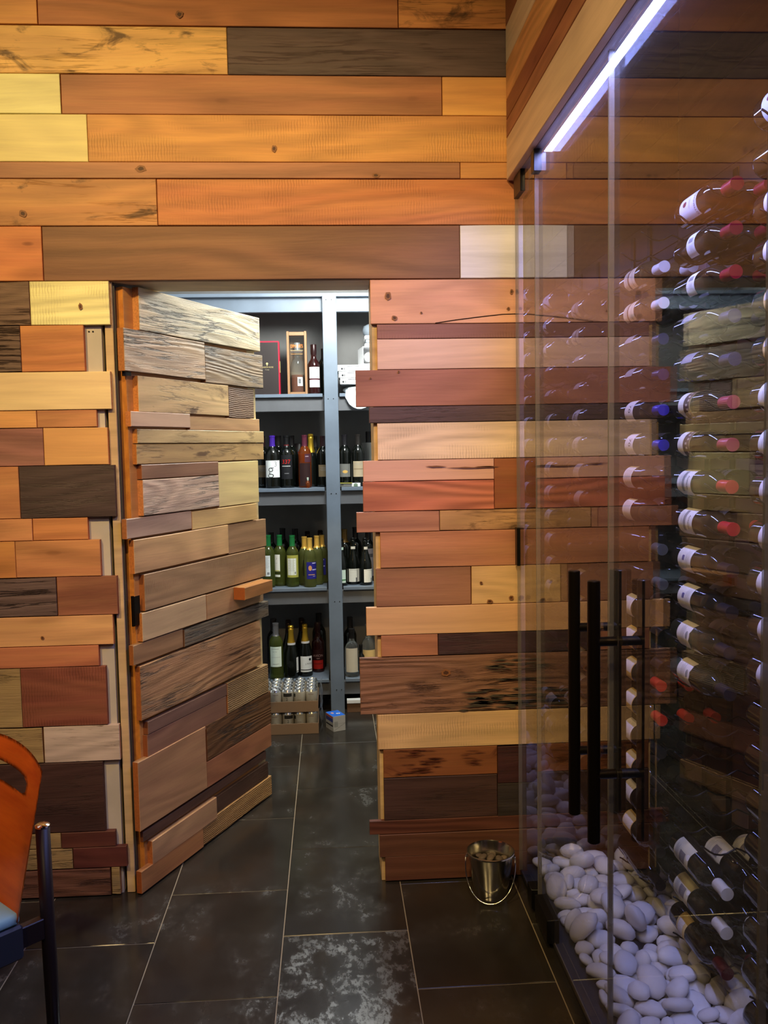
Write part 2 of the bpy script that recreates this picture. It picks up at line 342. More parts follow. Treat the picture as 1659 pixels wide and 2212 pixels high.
DOOR_PLANKS = [
(0.0465, 0.8715, 1.9365, 2.081, (214, 200, 168), 'weathered', 0.013),
(-0.0407, 0.445, 1.7922, 1.9357, (196, 172, 142), 'weathered', 0.011),
(0.4461, 0.8955, 1.7833, 1.9265, (150, 130, 104), 'weathered', 0.001),
(0.0313, 0.6114, 1.6605, 1.7834, (214, 188, 140), 'stained', 0.006),
(0.6132, 0.8158, 1.6537, 1.7789, (128, 104, 84), 'ribbed', 0.001),
(-0.0138, 0.3368, 1.6099, 1.6623, (216, 186, 160), 'pale', 0.008),
(0.3382, 0.8622, 1.6023, 1.6547, (196, 160, 118), 'knotty', 0.005),
(0.02, 0.8929, 1.5531, 1.6032, (208, 186, 136), 'stained', 0.013),
(0.0162, 0.8915, 1.4819, 1.5517, (190, 162, 112), 'stained', 0.012),
(0.0364, 0.5232, 1.4302, 1.4814, (146, 112, 88), 'walnut', 0.007),
(0.5221, 0.8408, 1.3012, 1.4788, (226, 208, 150), 'pale', 0.001),
(0.0348, 0.5187, 1.3048, 1.4292, (206, 184, 164), 'weathered', 0.01),
(-0.056, 0.3271, 1.2344, 1.3026, (180, 154, 136), 'smooth', 0.006),
(0.3286, 0.8154, 1.2294, 1.2991, (212, 182, 124), 'knotty', 0.002),
(-0.0228, 0.581, 1.1117, 1.2289, (206, 170, 122), 'smooth', 0.002),
(0.5831, 0.8944, 1.1066, 1.2264, (160, 128, 96), 'smooth', 0.003),
(0.0251, 0.875, 0.9772, 1.1047, (166, 136, 102), 'sawn', 0.006),
(0.0051, 0.4033, 0.8747, 0.9745, (198, 172, 134), 'knotty', 0.004),
(0.4048, 0.8474, 0.8738, 0.9732, (180, 142, 104), 'smooth', -0.002),
(-0.0432, 0.2488, 0.8018, 0.8724, (168, 134, 96), 'smooth', 0.006),
(0.2504, 0.8915, 0.8014, 0.8687, (112, 100, 84), 'weathered', 0.002),
(-0.0164, 0.8153, 0.6027, 0.7968, (176, 138, 100), 'weathered', 0.001),
(0.0169, 0.5342, 0.5446, 0.5916, (130, 102, 88), 'smooth', -0.003),
(0.5337, 0.8713, 0.4687, 0.5947, (164, 138, 100), 'ribbed', -0.004),
(0.0127, 0.5301, 0.4516, 0.5446, (150, 112, 92), 'smooth', 0.007),
(-0.0482, 0.3709, 0.2246, 0.4689, (186, 146, 108), 'knotty', -0.002),
(0.3764, 0.8885, 0.3271, 0.4684, (112, 80, 50), 'weathered', 0.003),
(0.3692, 0.8845, 0.2228, 0.3257, (168, 116, 84), 'smooth', 0.014),
(-0.0226, 0.8478, 0.1754, 0.2126, (104, 78, 66), 'dark', -0.002),
(0.0136, 0.4325, 0.0795, 0.1658, (190, 152, 116), 'smooth', 0.006),
(0.4344, 0.864, 0.0911, 0.1601, (86, 64, 52), 'dark', 0.004),
(-0.0512, 0.3324, 0.0002, 0.0852, (176, 126, 84), 'smooth', 0.02),
(0.3345, 0.8817, -0.0, 0.0921, (178, 140, 92), 'ribbed', 0.002)]
PEBBLES = [
(4,1.1,0.7359,1.4367,0.0424,0.15,0.024,-0.084,0.985),
(7,1.2,0.8699,1.3933,0.0495,0.026,0.011,-0.332,0.943),
(3,0.95,0.9596,1.4246,0.0388,0.776,0.019,0.007,0.631),
(6,0.75,1.0463,1.4233,0.0353,0.984,-0.093,-0.054,0.14),
(0,0.75,1.143,1.4726,0.036,0.681,0.071,-0.009,0.729),
(3,1.0,0.7884,1.5268,0.0394,0.785,-0.018,-0.088,0.613),
(6,0.85,0.8542,1.5434,0.0373,0.164,0.023,-0.105,0.981),
(0,1.0,0.9413,1.5591,0.0412,0.248,-0.068,0.033,-0.966),
(5,0.75,1.0512,1.5509,0.0395,0.972,0.072,-0.112,-0.194),
(5,1.2,1.1767,1.5288,0.0511,0.951,-0.023,0.113,-0.288),
(7,0.62,0.7952,1.7138,0.0353,0.632,0.053,0.089,-0.768),
(7,0.85,0.8388,1.7178,0.0407,0.77,0.035,0.098,-0.63),
(5,1.2,0.9449,1.6758,0.0508,0.471,-0.044,-0.127,-0.872),
(5,0.75,1.0201,1.7136,0.0393,0.104,-0.109,0.102,-0.983),
(2,1.2,1.1374,1.6373,0.0428,0.702,0.034,0.095,0.705),
(0,0.62,0.7662,1.8134,0.0334,0.493,0.011,0.055,-0.868),
(4,0.95,0.8736,1.8264,0.0393,0.966,0.111,-0.0,-0.234),
(5,1.2,0.9536,1.8147,0.0509,0.909,0.129,0.028,-0.395),
(6,0.62,1.0301,1.8129,0.0329,0.892,0.048,0.062,0.446),
(2,1.0,1.1791,1.8331,0.0392,0.61,-0.077,-0.036,0.788),
(6,0.75,0.7676,1.9806,0.0355,0.977,0.062,0.047,0.201),
(5,0.75,0.8736,1.946,0.0395,0.393,0.127,0.045,0.91),
(5,1.1,0.9564,1.9168,0.0479,0.706,0.144,-0.071,-0.69),
(7,0.85,1.0629,1.9743,0.0398,0.192,-0.019,0.184,-0.964),
(0,0.95,1.152,1.977,0.0402,0.997,0.042,-0.057,0.014),
(5,0.85,0.7774,2.1114,0.0418,0.988,-0.11,-0.101,0.026),
(2,1.2,0.8754,2.097,0.0429,0.645,-0.078,-0.033,0.76),
(2,0.75,0.9876,2.1473,0.0346,0.676,0.025,0.058,-0.734),
(6,0.75,1.0743,2.1119,0.0353,0.266,0.023,-0.105,0.958),
(4,1.1,1.1704,2.0487,0.0426,0.928,-0.064,0.012,0.366),
(2,1.1,0.7892,2.278,0.041,0.892,-0.044,0.068,-0.445),
(1,0.85,0.8917,2.257,0.0387,0.506,0.114,-0.007,-0.855),
(1,1.0,0.9565,2.2345,0.0417,0.929,0.134,0.01,-0.346),
(6,1.2,1.0417,2.2404,0.0442,0.334,-0.071,0.081,-0.936),
(1,0.85,1.1216,2.2582,0.0391,0.591,-0.028,-0.02,-0.806),
(6,0.95,0.733,2.3557,0.0395,0.395,-0.003,0.078,0.915),
(7,0.75,0.8938,2.3464,0.04,0.882,0.339,-0.197,-0.261),
(1,0.85,0.9417,2.3683,0.0385,0.737,0.128,-0.04,-0.663),
(6,0.95,1.0699,2.3334,0.0396,0.779,0.055,-0.005,0.624),
(2,1.0,1.1775,2.3679,0.0392,0.994,-0.036,-0.062,-0.088),
(4,0.95,0.7931,2.4469,0.0393,0.987,0.11,0.013,-0.113),
(3,0.85,0.853,2.4669,0.0366,0.568,-0.087,0.023,-0.818),
(3,0.95,0.9699,2.4793,0.0386,0.451,-0.048,0.053,-0.89),
(4,0.95,1.0589,2.5277,0.0394,0.894,-0.085,0.053,-0.437),
(1,0.62,1.1559,2.4879,0.0336,0.34,-0.011,0.134,0.931),
(0,0.95,0.7752,2.6578,0.0401,0.983,-0.084,0.004,0.161),
(7,1.1,0.8584,2.6196,0.0486,0.813,0.326,-0.207,-0.434),
(6,1.0,0.9684,2.6333,0.0402,0.456,-0.081,0.071,-0.883),
(6,0.95,1.0474,2.6295,0.0395,0.907,0.075,-0.001,-0.414),
(1,0.85,1.1963,2.6327,0.0385,0.65,0.122,-0.055,-0.748),
(4,0.75,0.7793,2.7961,0.0355,0.035,0.034,-0.124,-0.991),
(6,1.0,0.8725,2.7585,0.0402,0.985,-0.103,-0.033,-0.137),
(1,1.1,0.9634,2.7529,0.0441,0.392,-0.085,0.069,0.914),
(7,0.62,1.0603,2.7314,0.0346,0.398,-0.09,-0.161,0.899),
(2,0.85,1.1461,2.7587,0.0364,0.773,-0.034,0.077,-0.629),
(1,1.0,0.7388,2.8781,0.0423,0.27,0.02,-0.055,0.961),
(1,1.1,0.8081,2.9138,0.0451,0.103,-0.059,0.21,0.971),
(7,0.95,0.9713,2.954,0.0427,0.346,0.042,0.133,0.928),
(4,1.0,1.0606,2.8594,0.0403,0.846,0.105,-0.035,-0.522),
(4,1.0,1.1417,2.9201,0.0404,0.263,0.056,0.068,0.961),
(2,1.1,0.7355,1.3642,0.0455,0.918,0.22,-0.067,-0.322),
(7,0.75,0.8931,1.3425,0.0434,0.213,-0.913,0.252,0.24),
(6,0.62,0.9064,1.4423,0.0419,0.858,-0.215,0.244,0.397),
(1,1.1,1.0131,1.3828,0.0522,0.696,0.403,0.023,-0.593),
(4,0.85,1.1804,1.388,0.0375,0.93,-0.087,-0.005,-0.358),
(5,1.1,0.7377,1.5742,0.0482,0.989,-0.099,-0.103,0.049),
(3,1.1,0.8558,1.4676,0.0423,0.968,-0.075,-0.106,0.215),
(7,0.95,0.9248,1.4871,0.0425,0.896,-0.209,0.118,-0.373),
(6,0.85,1.0479,1.4904,0.0375,0.333,0.064,0.01,0.941),
(6,1.2,1.1719,1.4282,0.0759,0.674,0.726,-0.13,-0.038),
(4,1.1,0.7293,1.6512,0.0425,0.472,-0.055,0.05,0.878),
(0,1.1,0.8135,1.6558,0.0445,0.974,0.124,0.005,-0.188),
(5,0.85,0.9126,1.7185,0.0735,0.514,0.029,-0.135,-0.846),
(3,1.1,1.0215,1.6064,0.0423,0.091,0.328,-0.937,-0.081),
(7,0.85,1.1893,1.7033,0.0409,0.03,0.08,0.001,-0.996),
(3,0.62,0.7111,1.784,0.0324,0.701,0.003,0.044,0.712),
(6,0.75,0.8104,1.7797,0.0353,0.598,-0.011,-0.108,0.794),
(1,1.1,0.8823,1.8796,0.0507,0.894,-0.353,-0.01,-0.277),
(3,1.1,1.0805,1.8427,0.0416,0.635,0.003,0.037,0.772),
(4,1.1,1.1336,1.7527,0.0422,0.452,0.026,0.108,0.885),
(6,0.75,0.78,1.8673,0.0364,0.003,-0.108,-0.99,-0.093),
(2,1.0,0.8442,2.0108,0.0395,0.096,-0.212,-0.973,0.003),
(6,1.0,0.928,1.997,0.0405,0.342,-0.043,-0.049,-0.938),
(7,1.2,1.0364,1.9092,0.0484,0.19,-0.099,0.142,-0.966),
(4,1.2,1.1353,1.9033,0.0442,0.199,0.048,-0.096,-0.974),
(6,1.0,0.7617,2.0457,0.0405,0.265,0.056,-0.04,-0.962),
(4,0.85,0.8201,2.0762,0.0499,0.338,0.606,-0.223,-0.685),
(0,0.85,0.9493,2.0778,0.0381,0.827,-0.063,0.034,-0.558),
(0,1.1,1.0252,2.0267,0.0433,0.269,0.003,-0.063,-0.961),
(5,0.62,1.1701,2.1143,0.0363,0.838,0.016,0.121,0.532),
(0,0.62,0.705,2.2335,0.0399,0.338,-0.628,-0.621,0.326),
(0,0.75,0.8625,2.1887,0.0387,0.871,0.051,-0.203,-0.445),
(2,1.1,0.9283,2.1663,0.0453,0.709,-0.002,-0.179,0.682),
(6,1.2,1.0955,2.181,0.0459,0.099,-0.967,-0.237,0.004),
(2,0.95,1.1797,2.2276,0.0381,0.188,0.062,-0.082,-0.977),
(0,0.62,0.7104,2.4221,0.0347,0.203,0.672,-0.691,-0.172),
(3,0.95,0.8577,2.3049,0.0439,0.201,0.093,-0.94,-0.261),
(4,1.0,0.9593,2.4238,0.0467,0.902,0.426,0.026,-0.072),
(0,1.0,1.0048,2.3534,0.0412,0.666,0.06,0.017,0.743),
(1,0.75,1.1131,2.4041,0.0377,0.117,0.407,0.903,0.068),
(5,0.95,0.7793,2.5071,0.044,0.191,-0.067,-0.158,0.967),
(0,0.62,0.8789,2.557,0.0333,0.928,0.06,-0.039,0.366),
(0,1.0,0.9258,2.5214,0.0451,0.717,-0.203,-0.063,0.664),
(0,1.0,1.032,2.457,0.0412,0.691,-0.075,-0.004,-0.719),
(3,0.85,1.0977,2.4487,0.0434,0.441,0.876,0.159,0.111),
(6,0.85,0.7675,2.563,0.0465,0.404,0.869,-0.274,0.083),
(1,1.1,0.797,2.5958,0.0577,0.634,-0.408,-0.245,-0.61),
(3,0.95,0.9158,2.6971,0.0387,0.3,-0.039,0.021,0.953),
(6,0.62,1.107,2.6476,0.0329,0.887,0.047,0.062,0.454),
(5,0.95,1.1198,2.7078,0.0504,0.542,-0.821,0.146,-0.106),
(3,0.62,0.7141,2.6744,0.0333,0.984,-0.116,-0.122,0.052),
(2,0.62,0.8543,2.8673,0.0322,0.102,0.505,0.856,0.03),
(6,0.95,0.9122,2.7181,0.075,0.287,0.066,-0.124,-0.948),
(1,1.0,1.08,2.7808,0.0419,0.506,-0.07,0.092,0.855),
(2,0.95,1.142,2.8375,0.0383,0.527,-0.037,-0.063,-0.847),
(0,0.95,0.8024,3.0058,0.0404,0.068,-0.028,-0.997,0.019),
(6,0.75,0.8773,2.9392,0.0355,0.651,-0.081,0.007,-0.755),
(2,0.62,0.9356,2.8264,0.0324,0.015,-0.553,-0.829,0.076),
(5,1.2,1.0266,2.9928,0.0503,0.827,0.156,-0.042,-0.538),
(1,0.85,1.1984,2.8501,0.051,0.425,-0.532,-0.0,-0.733),
(1,0.75,0.7982,1.3777,0.0367,0.833,-0.04,0.073,-0.547),
(5,0.75,0.7969,1.4618,0.0445,0.375,0.693,0.451,0.419),
(4,0.62,0.9406,1.3725,0.0329,0.238,-0.066,0.036,0.968),
(6,0.75,0.9866,1.4796,0.0424,0.127,0.953,0.065,-0.269),
(4,0.95,1.1124,1.4065,0.0475,0.043,0.011,-0.836,0.547),
(3,0.85,0.7869,1.5096,0.0742,0.069,0.383,0.894,0.219),
(2,1.0,0.8902,1.606,0.0418,0.897,-0.054,0.162,0.408),
(1,0.62,0.9737,1.5708,0.0669,0.563,-0.197,-0.0,-0.803),
(6,1.2,1.0122,1.5229,0.0693,0.5,-0.355,-0.067,0.787),
(7,1.0,1.1097,1.5658,0.0732,0.131,-0.3,0.487,0.81),
(0,0.75,0.7181,1.7256,0.0374,0.846,-0.13,0.122,-0.502),
(0,0.75,0.888,1.6986,0.0393,0.493,-0.149,0.213,-0.83),
(6,0.62,1.005,1.7618,0.0329,0.686,0.073,-0.028,-0.723),
(6,1.2,1.0824,1.7153,0.0616,0.448,0.082,0.529,0.716),
(7,0.85,1.2019,1.6549,0.0497,0.44,0.706,0.101,0.546),
(1,1.1,0.7295,1.8413,0.0502,0.965,0.117,-0.226,-0.068),
(7,0.85,0.8534,1.7783,0.0568,0.84,-0.007,0.031,-0.541),
(0,0.62,0.8859,1.7506,0.0332,0.049,0.458,-0.881,-0.105),
(3,0.75,1.0104,1.8504,0.0415,0.251,0.779,0.554,-0.153),
(1,1.1,1.1731,1.8647,0.0807,0.315,0.039,-0.094,0.944),
(3,1.0,0.7229,1.9161,0.0397,0.781,0.008,0.044,0.622),
(0,0.62,0.8246,1.9678,0.0468,0.76,0.422,-0.412,0.272),
(4,0.62,0.9002,1.9209,0.0583,0.947,-0.179,0.261,-0.053),
(4,0.95,1.0918,1.9431,0.065,0.032,0.114,0.306,0.945),
(6,0.95,1.2004,1.9263,0.0523,0.439,-0.454,0.254,-0.733),
(3,1.0,0.7149,1.9958,0.0473,0.36,-0.634,0.625,-0.277),
(6,0.75,0.8452,2.0385,0.0709,0.35,-0.052,-0.075,-0.932),
(0,0.62,0.9294,2.0465,0.0574,0.138,-0.047,0.984,0.103),
(4,0.95,1.1214,2.132,0.0535,0.321,0.389,-0.285,0.815),
(6,0.75,1.0991,2.0294,0.0355,0.776,0.018,0.068,0.627),
(2,1.0,0.7351,2.1694,0.0435,0.278,0.921,-0.257,-0.09),
(0,1.1,0.8413,2.2535,0.0694,0.722,0.096,0.128,-0.673),
(1,0.95,0.8936,2.2014,0.0779,0.492,0.194,-0.23,-0.817),
(1,1.1,1.0904,2.2977,0.0758,0.083,-0.603,-0.794,-0.016),
(1,1.1,1.185,2.1655,0.0586,0.174,0.299,0.764,0.545),
(4,0.62,0.8224,2.3314,0.0329,0.295,0.055,0.069,0.952),
(3,0.85,0.802,2.3872,0.0367,0.903,0.007,0.063,-0.424),
(6,0.95,0.9384,2.3523,0.0751,0.133,0.045,-0.121,0.983),
(7,1.0,1.0126,2.3204,0.0787,0.202,0.032,-0.357,0.912),
(3,1.0,1.1405,2.3186,0.0431,0.404,0.054,-0.262,0.875),
(1,0.75,0.7204,2.476,0.0367,0.064,0.035,0.076,-0.994),
(1,1.2,0.8429,2.5184,0.066,0.849,-0.277,0.144,-0.427),
(2,0.62,1.0057,2.5237,0.032,0.882,0.094,-0.011,-0.461),
(1,0.95,1.0959,2.5697,0.0443,0.41,0.202,0.181,0.871),
(6,0.62,1.1121,2.4993,0.0329,0.609,0.07,-0.035,-0.79),
(6,0.62,0.7147,2.6302,0.0329,0.898,0.068,0.015,-0.435),
(1,1.1,0.8394,2.7021,0.0509,0.328,-0.931,0.156,0.024),
(3,0.62,0.9685,2.5649,0.0329,0.061,-0.317,-0.943,0.084),
(1,0.85,1.0129,2.5755,0.0449,0.761,-0.24,-0.173,-0.577),
(2,0.95,1.1696,2.5491,0.0383,0.954,0.024,-0.075,-0.289),
(1,0.75,0.7729,2.8343,0.0559,0.321,0.46,-0.549,-0.619),
(4,0.85,0.813,2.85,0.0373,0.827,0.104,-0.038,-0.552),
(1,0.75,0.8816,2.8193,0.0375,0.1,0.341,-0.928,-0.117),
(3,0.75,0.9867,2.8103,0.0348,0.962,-0.027,0.057,-0.266),
(2,1.2,1.1869,2.7771,0.0542,0.513,0.228,0.236,0.793),
(0,1.0,0.7306,2.9427,0.0479,0.367,-0.061,-0.327,-0.869),
(7,1.2,0.9054,3.0058,0.0488,0.984,0.098,-0.077,-0.127),
(2,1.0,0.9686,2.8803,0.0392,0.337,-0.071,0.007,-0.939),
(0,0.62,1.1039,2.8866,0.0333,0.061,0.248,0.963,-0.086),
(7,0.85,1.173,2.9021,0.0736,0.883,0.013,0.118,-0.455),
(0,0.75,0.7713,1.4144,0.0684,0.195,-0.204,-0.959,-0.025),
(5,0.62,0.8375,1.3406,0.0358,0.977,-0.171,0.013,0.129),
(2,1.2,0.9371,1.4316,0.0785,0.114,0.002,0.039,0.993),
(3,1.1,1.0716,1.3621,0.0576,0.254,-0.754,0.372,-0.478),
(5,0.95,1.1302,1.3522,0.0445,0.104,-0.13,0.022,0.986),
(7,1.2,0.7243,1.5081,0.0647,0.477,-0.571,-0.642,-0.185),
(0,0.95,0.8484,1.5216,0.0701,0.125,-0.026,-0.104,0.986),
(7,0.95,0.9386,1.5208,0.0752,0.176,0.143,-0.252,0.941),
(7,1.2,1.0591,1.593,0.0856,0.798,-0.221,0.123,0.546),
(7,1.0,1.1001,1.5136,0.0485,0.236,0.87,0.402,-0.16),
(1,0.75,0.7602,1.7287,0.0547,0.415,-0.031,-0.149,0.897),
(6,0.95,0.8562,1.7199,0.0823,0.122,0.827,0.531,0.139),
(6,0.95,0.9719,1.6926,0.0941,0.116,0.348,-0.927,-0.077),
(4,1.2,1.0559,1.6678,0.0573,0.737,0.541,-0.004,-0.406),
(7,1.1,1.1625,1.685,0.0772,0.922,0.063,-0.152,-0.35),
(3,1.2,0.8057,1.8449,0.0664,0.393,-0.157,0.264,-0.867),
(5,1.2,0.8829,1.81,0.0921,0.362,0.322,0.281,0.828),
(1,1.1,0.9822,1.7546,0.071,0.073,-0.017,0.304,-0.95),
(1,0.95,1.0476,1.7847,0.0544,0.805,0.243,0.339,-0.422),
(7,0.85,1.1997,1.7581,0.0437,0.293,0.59,0.75,0.052),
(2,0.95,0.805,1.9233,0.0383,0.35,0.038,-0.052,0.934),
(1,1.2,0.8512,1.9256,0.0816,0.89,-0.159,-0.152,0.399),
(5,0.95,0.9972,2.0605,0.0736,0.618,0.742,0.044,0.256),
(1,1.0,1.0526,2.0053,0.0847,0.14,-0.823,0.535,0.132),
(7,1.0,1.126,1.9839,0.0793,0.043,0.138,0.947,0.287),
(1,1.1,0.7206,2.0931,0.0554,0.235,0.464,-0.183,-0.834),
(6,0.85,0.87,2.1438,0.073,0.267,0.962,-0.054,-0.033),
(3,0.85,1.0138,2.0952,0.0374,0.014,-0.914,-0.39,-0.108),
(7,1.1,1.067,2.0798,0.0727,0.726,-0.119,0.011,0.677),
(5,1.0,1.186,2.0999,0.0748,0.006,-0.377,-0.926,-0.022),
(6,0.95,0.744,2.2274,0.0493,0.876,-0.237,0.244,-0.341),
(6,1.0,0.8083,2.1724,0.0442,0.554,-0.09,0.106,0.821),
(1,1.0,0.9819,2.2817,0.0567,0.523,-0.441,-0.344,-0.643),
(4,0.95,0.9878,2.1838,0.0704,0.269,-0.869,-0.404,0.092),
(6,1.2,1.1738,2.2719,0.0678,0.973,-0.091,0.099,0.186),
(1,0.62,0.7605,2.3884,0.0566,0.843,0.011,0.106,-0.527),
(1,0.95,0.8863,2.4045,0.0438,0.816,-0.168,-0.032,-0.552),
(7,0.85,0.9308,2.3088,0.0437,0.147,-0.091,0.531,-0.829),
(4,0.75,1.0624,2.4002,0.0379,0.166,-0.296,0.939,-0.055),
(0,0.75,1.1599,2.4401,0.0371,0.007,-0.022,-0.98,-0.198),
(0,0.62,0.7502,2.4163,0.0402,0.625,0.161,-0.286,0.708),
(0,0.62,0.9161,2.4596,0.0334,0.935,0.042,0.046,0.349),
(5,1.2,1.0008,2.5072,0.0764,0.832,-0.19,-0.077,-0.515),
(1,1.1,1.0928,2.4967,0.0702,0.913,0.166,0.117,0.354),
(5,1.2,1.1852,2.4799,0.0721,0.609,0.066,0.166,0.773),
(3,1.1,0.7343,2.711,0.0475,0.207,0.02,0.31,0.928),
(0,1.1,0.8465,2.6726,0.091,0.034,-0.006,0.052,-0.998),
(1,0.85,0.9039,2.6423,0.0493,0.497,-0.451,-0.158,-0.725),
(3,0.85,1.0708,2.6806,0.0429,0.728,-0.308,-0.11,-0.602),
(5,1.0,1.1488,2.6064,0.0568,0.961,-0.059,-0.143,-0.231),
(4,0.95,0.7913,2.7467,0.0394,0.995,-0.1,0.01,0.002),
(4,0.62,0.9112,2.7931,0.0468,0.028,0.341,0.285,0.896),
(2,0.75,1.0183,2.7098,0.0344,0.835,0.096,-0.016,-0.541),
(7,0.75,1.025,2.7689,0.0404,0.001,-0.77,-0.594,0.234),
(7,1.2,1.1947,2.6915,0.0694,0.698,0.217,-0.651,0.205),
(0,0.85,0.7261,3.012,0.0394,0.248,0.113,0.052,0.961),
(7,1.2,0.849,2.9489,0.0752,0.824,-0.32,-0.086,-0.459),
(3,1.1,1.0294,2.9244,0.0705,0.174,-0.975,0.108,-0.09),
(0,0.75,1.0783,2.9414,0.036,0.015,-0.846,-0.523,0.105),
(5,0.85,1.1947,3.0098,0.0413,0.002,-0.497,-0.855,0.149),
(6,0.95,0.8116,1.3583,0.0697,0.372,0.056,-0.027,0.926),
(7,1.0,0.8239,1.4421,0.0816,0.978,0.071,0.101,0.169),
(4,0.85,0.9782,1.3387,0.0451,0.149,-0.062,0.592,0.79),
(2,0.95,1.0759,1.4405,0.0658,0.189,0.026,-0.209,-0.959),
(0,0.85,1.1266,1.3917,0.0937,0.682,0.201,0.364,-0.602),
(7,0.95,0.8145,1.5942,0.0453,0.121,-0.31,0.915,0.227),
(3,0.75,0.8769,1.66,0.0592,0.008,-0.915,0.383,0.13),
(2,0.62,0.9767,1.6321,0.0323,0.082,-0.552,0.829,-0.043),
(1,1.2,0.9908,1.6139,0.091,0.612,-0.302,0.029,0.731),
(6,1.0,1.1886,1.5997,0.0603,0.803,0.351,0.459,-0.146),
(2,0.95,0.7914,1.7674,0.0631,0.91,0.295,-0.132,-0.262),
(5,0.62,0.9426,1.6109,0.0511,0.662,0.331,0.651,-0.166),
(4,0.75,1.0031,1.6674,0.0506,0.23,0.753,-0.09,-0.61),
(7,0.75,1.1611,1.7676,0.0714,0.914,-0.006,0.35,0.204),
(2,0.75,1.1023,1.8365,0.0791,0.945,-0.209,0.034,0.25),
(4,0.62,0.7486,1.7627,0.0335,0.094,0.91,-0.381,-0.135),
(2,1.1,0.9352,1.878,0.0895,0.808,-0.015,-0.032,-0.588),
(3,0.85,0.9319,1.7487,0.0403,0.185,-0.586,-0.778,-0.132),
(1,0.85,1.0751,1.8874,0.0779,0.254,0.773,-0.559,-0.161),
(5,0.85,1.1356,1.8113,0.0621,0.019,0.079,-0.107,-0.991),
(4,0.85,0.7637,1.9126,0.0639,0.696,0.092,-0.028,0.712),
(7,0.62,0.8849,2.0223,0.0583,0.308,-0.809,-0.441,0.24),
(3,1.1,0.9978,1.9736,0.0673,0.375,-0.877,0.118,-0.275),
(5,0.75,1.0725,1.9603,0.101,0.008,0.966,0.26,0.012),
(7,0.85,1.1194,2.0391,0.0697,0.921,0.154,-0.129,-0.334),
(7,0.95,0.7827,1.9873,0.0707,0.221,0.747,-0.624,-0.066),
(6,0.62,0.9375,2.1119,0.0635,0.024,0.981,-0.083,0.174),
(2,0.75,0.9815,2.1164,0.0583,0.59,-0.105,-0.023,0.8),
(7,1.0,1.0348,2.1441,0.0699,0.216,-0.086,0.884,0.405),
(7,0.85,1.1256,2.0859,0.0511,0.547,0.676,0.364,-0.333),
(3,0.62,0.7253,2.3041,0.0322,0.816,-0.09,-0.009,-0.572),
(5,0.85,0.7895,2.2094,0.0738,0.1,0.626,0.773,-0.001),
(4,0.95,0.9286,2.2599,0.0799,0.971,-0.018,-0.102,-0.215),
(0,0.85,1.0494,2.2064,0.0813,0.589,0.081,0.049,-0.803),
(7,1.1,1.1273,2.1968,0.0945,0.802,0.208,0.252,0.5),
(0,0.95,0.8022,2.3502,0.0645,0.088,-0.648,0.75,0.094),
(4,0.95,0.8523,2.3619,0.0549,0.07,-0.591,-0.162,0.787),
(5,0.75,1.003,2.413,0.0727,0.132,0.502,-0.712,-0.473),
(5,1.0,1.0447,2.3846,0.0753,0.641,-0.364,-0.313,0.6),
(4,1.1,1.1572,2.4119,0.0753,0.637,-0.747,0.156,0.112),
(6,1.2,0.7312,2.5283,0.0755,0.166,-0.403,-0.094,0.895),
(0,1.2,0.8916,2.5254,0.0975,0.471,-0.533,0.236,-0.661),
(1,1.1,0.9322,2.5888,0.0707,0.063,0.176,0.237,-0.953),
(5,0.85,1.0964,2.3726,0.0708,0.711,-0.398,0.269,-0.515),
(7,0.85,1.1379,2.5488,0.0691,0.142,-0.834,0.533,0.017),
(0,0.85,0.7207,2.594,0.0557,0.506,0.167,0.624,-0.572),
(1,1.2,0.8442,2.5921,0.1019,0.644,-0.114,0.261,-0.71),
(5,0.75,1.0021,2.6245,0.0688,0.689,-0.245,0.464,-0.5),
(4,0.62,0.975,2.6895,0.0394,0.639,-0.737,-0.099,0.197),
(1,0.95,1.1466,2.6606,0.0629,0.31,-0.321,-0.569,-0.691),
(3,1.2,0.7225,2.8114,0.0525,0.688,-0.067,-0.376,0.617),
(7,1.1,0.8263,2.7973,0.0651,0.052,0.888,0.455,0.039),
(3,1.0,0.9523,2.8164,0.0637,0.003,-0.075,0.996,-0.038),
(7,1.0,1.022,2.8339,0.0564,0.471,-0.711,0.362,-0.376),
(6,1.1,1.1685,2.9614,0.0566,0.126,-0.123,-0.804,0.568),
(5,1.0,0.8309,3.011,0.0797,0.195,0.968,0.141,-0.071),
(5,0.95,0.922,2.9296,0.0611,0.821,0.207,0.034,-0.53),
(0,0.75,0.9025,2.8776,0.0364,0.05,0.733,0.674,-0.076),
(6,0.62,1.03,2.915,0.0336,0.039,-0.201,-0.974,0.091),
(2,0.62,1.0726,3.0229,0.0321,0.066,-0.043,-0.073,0.994)]
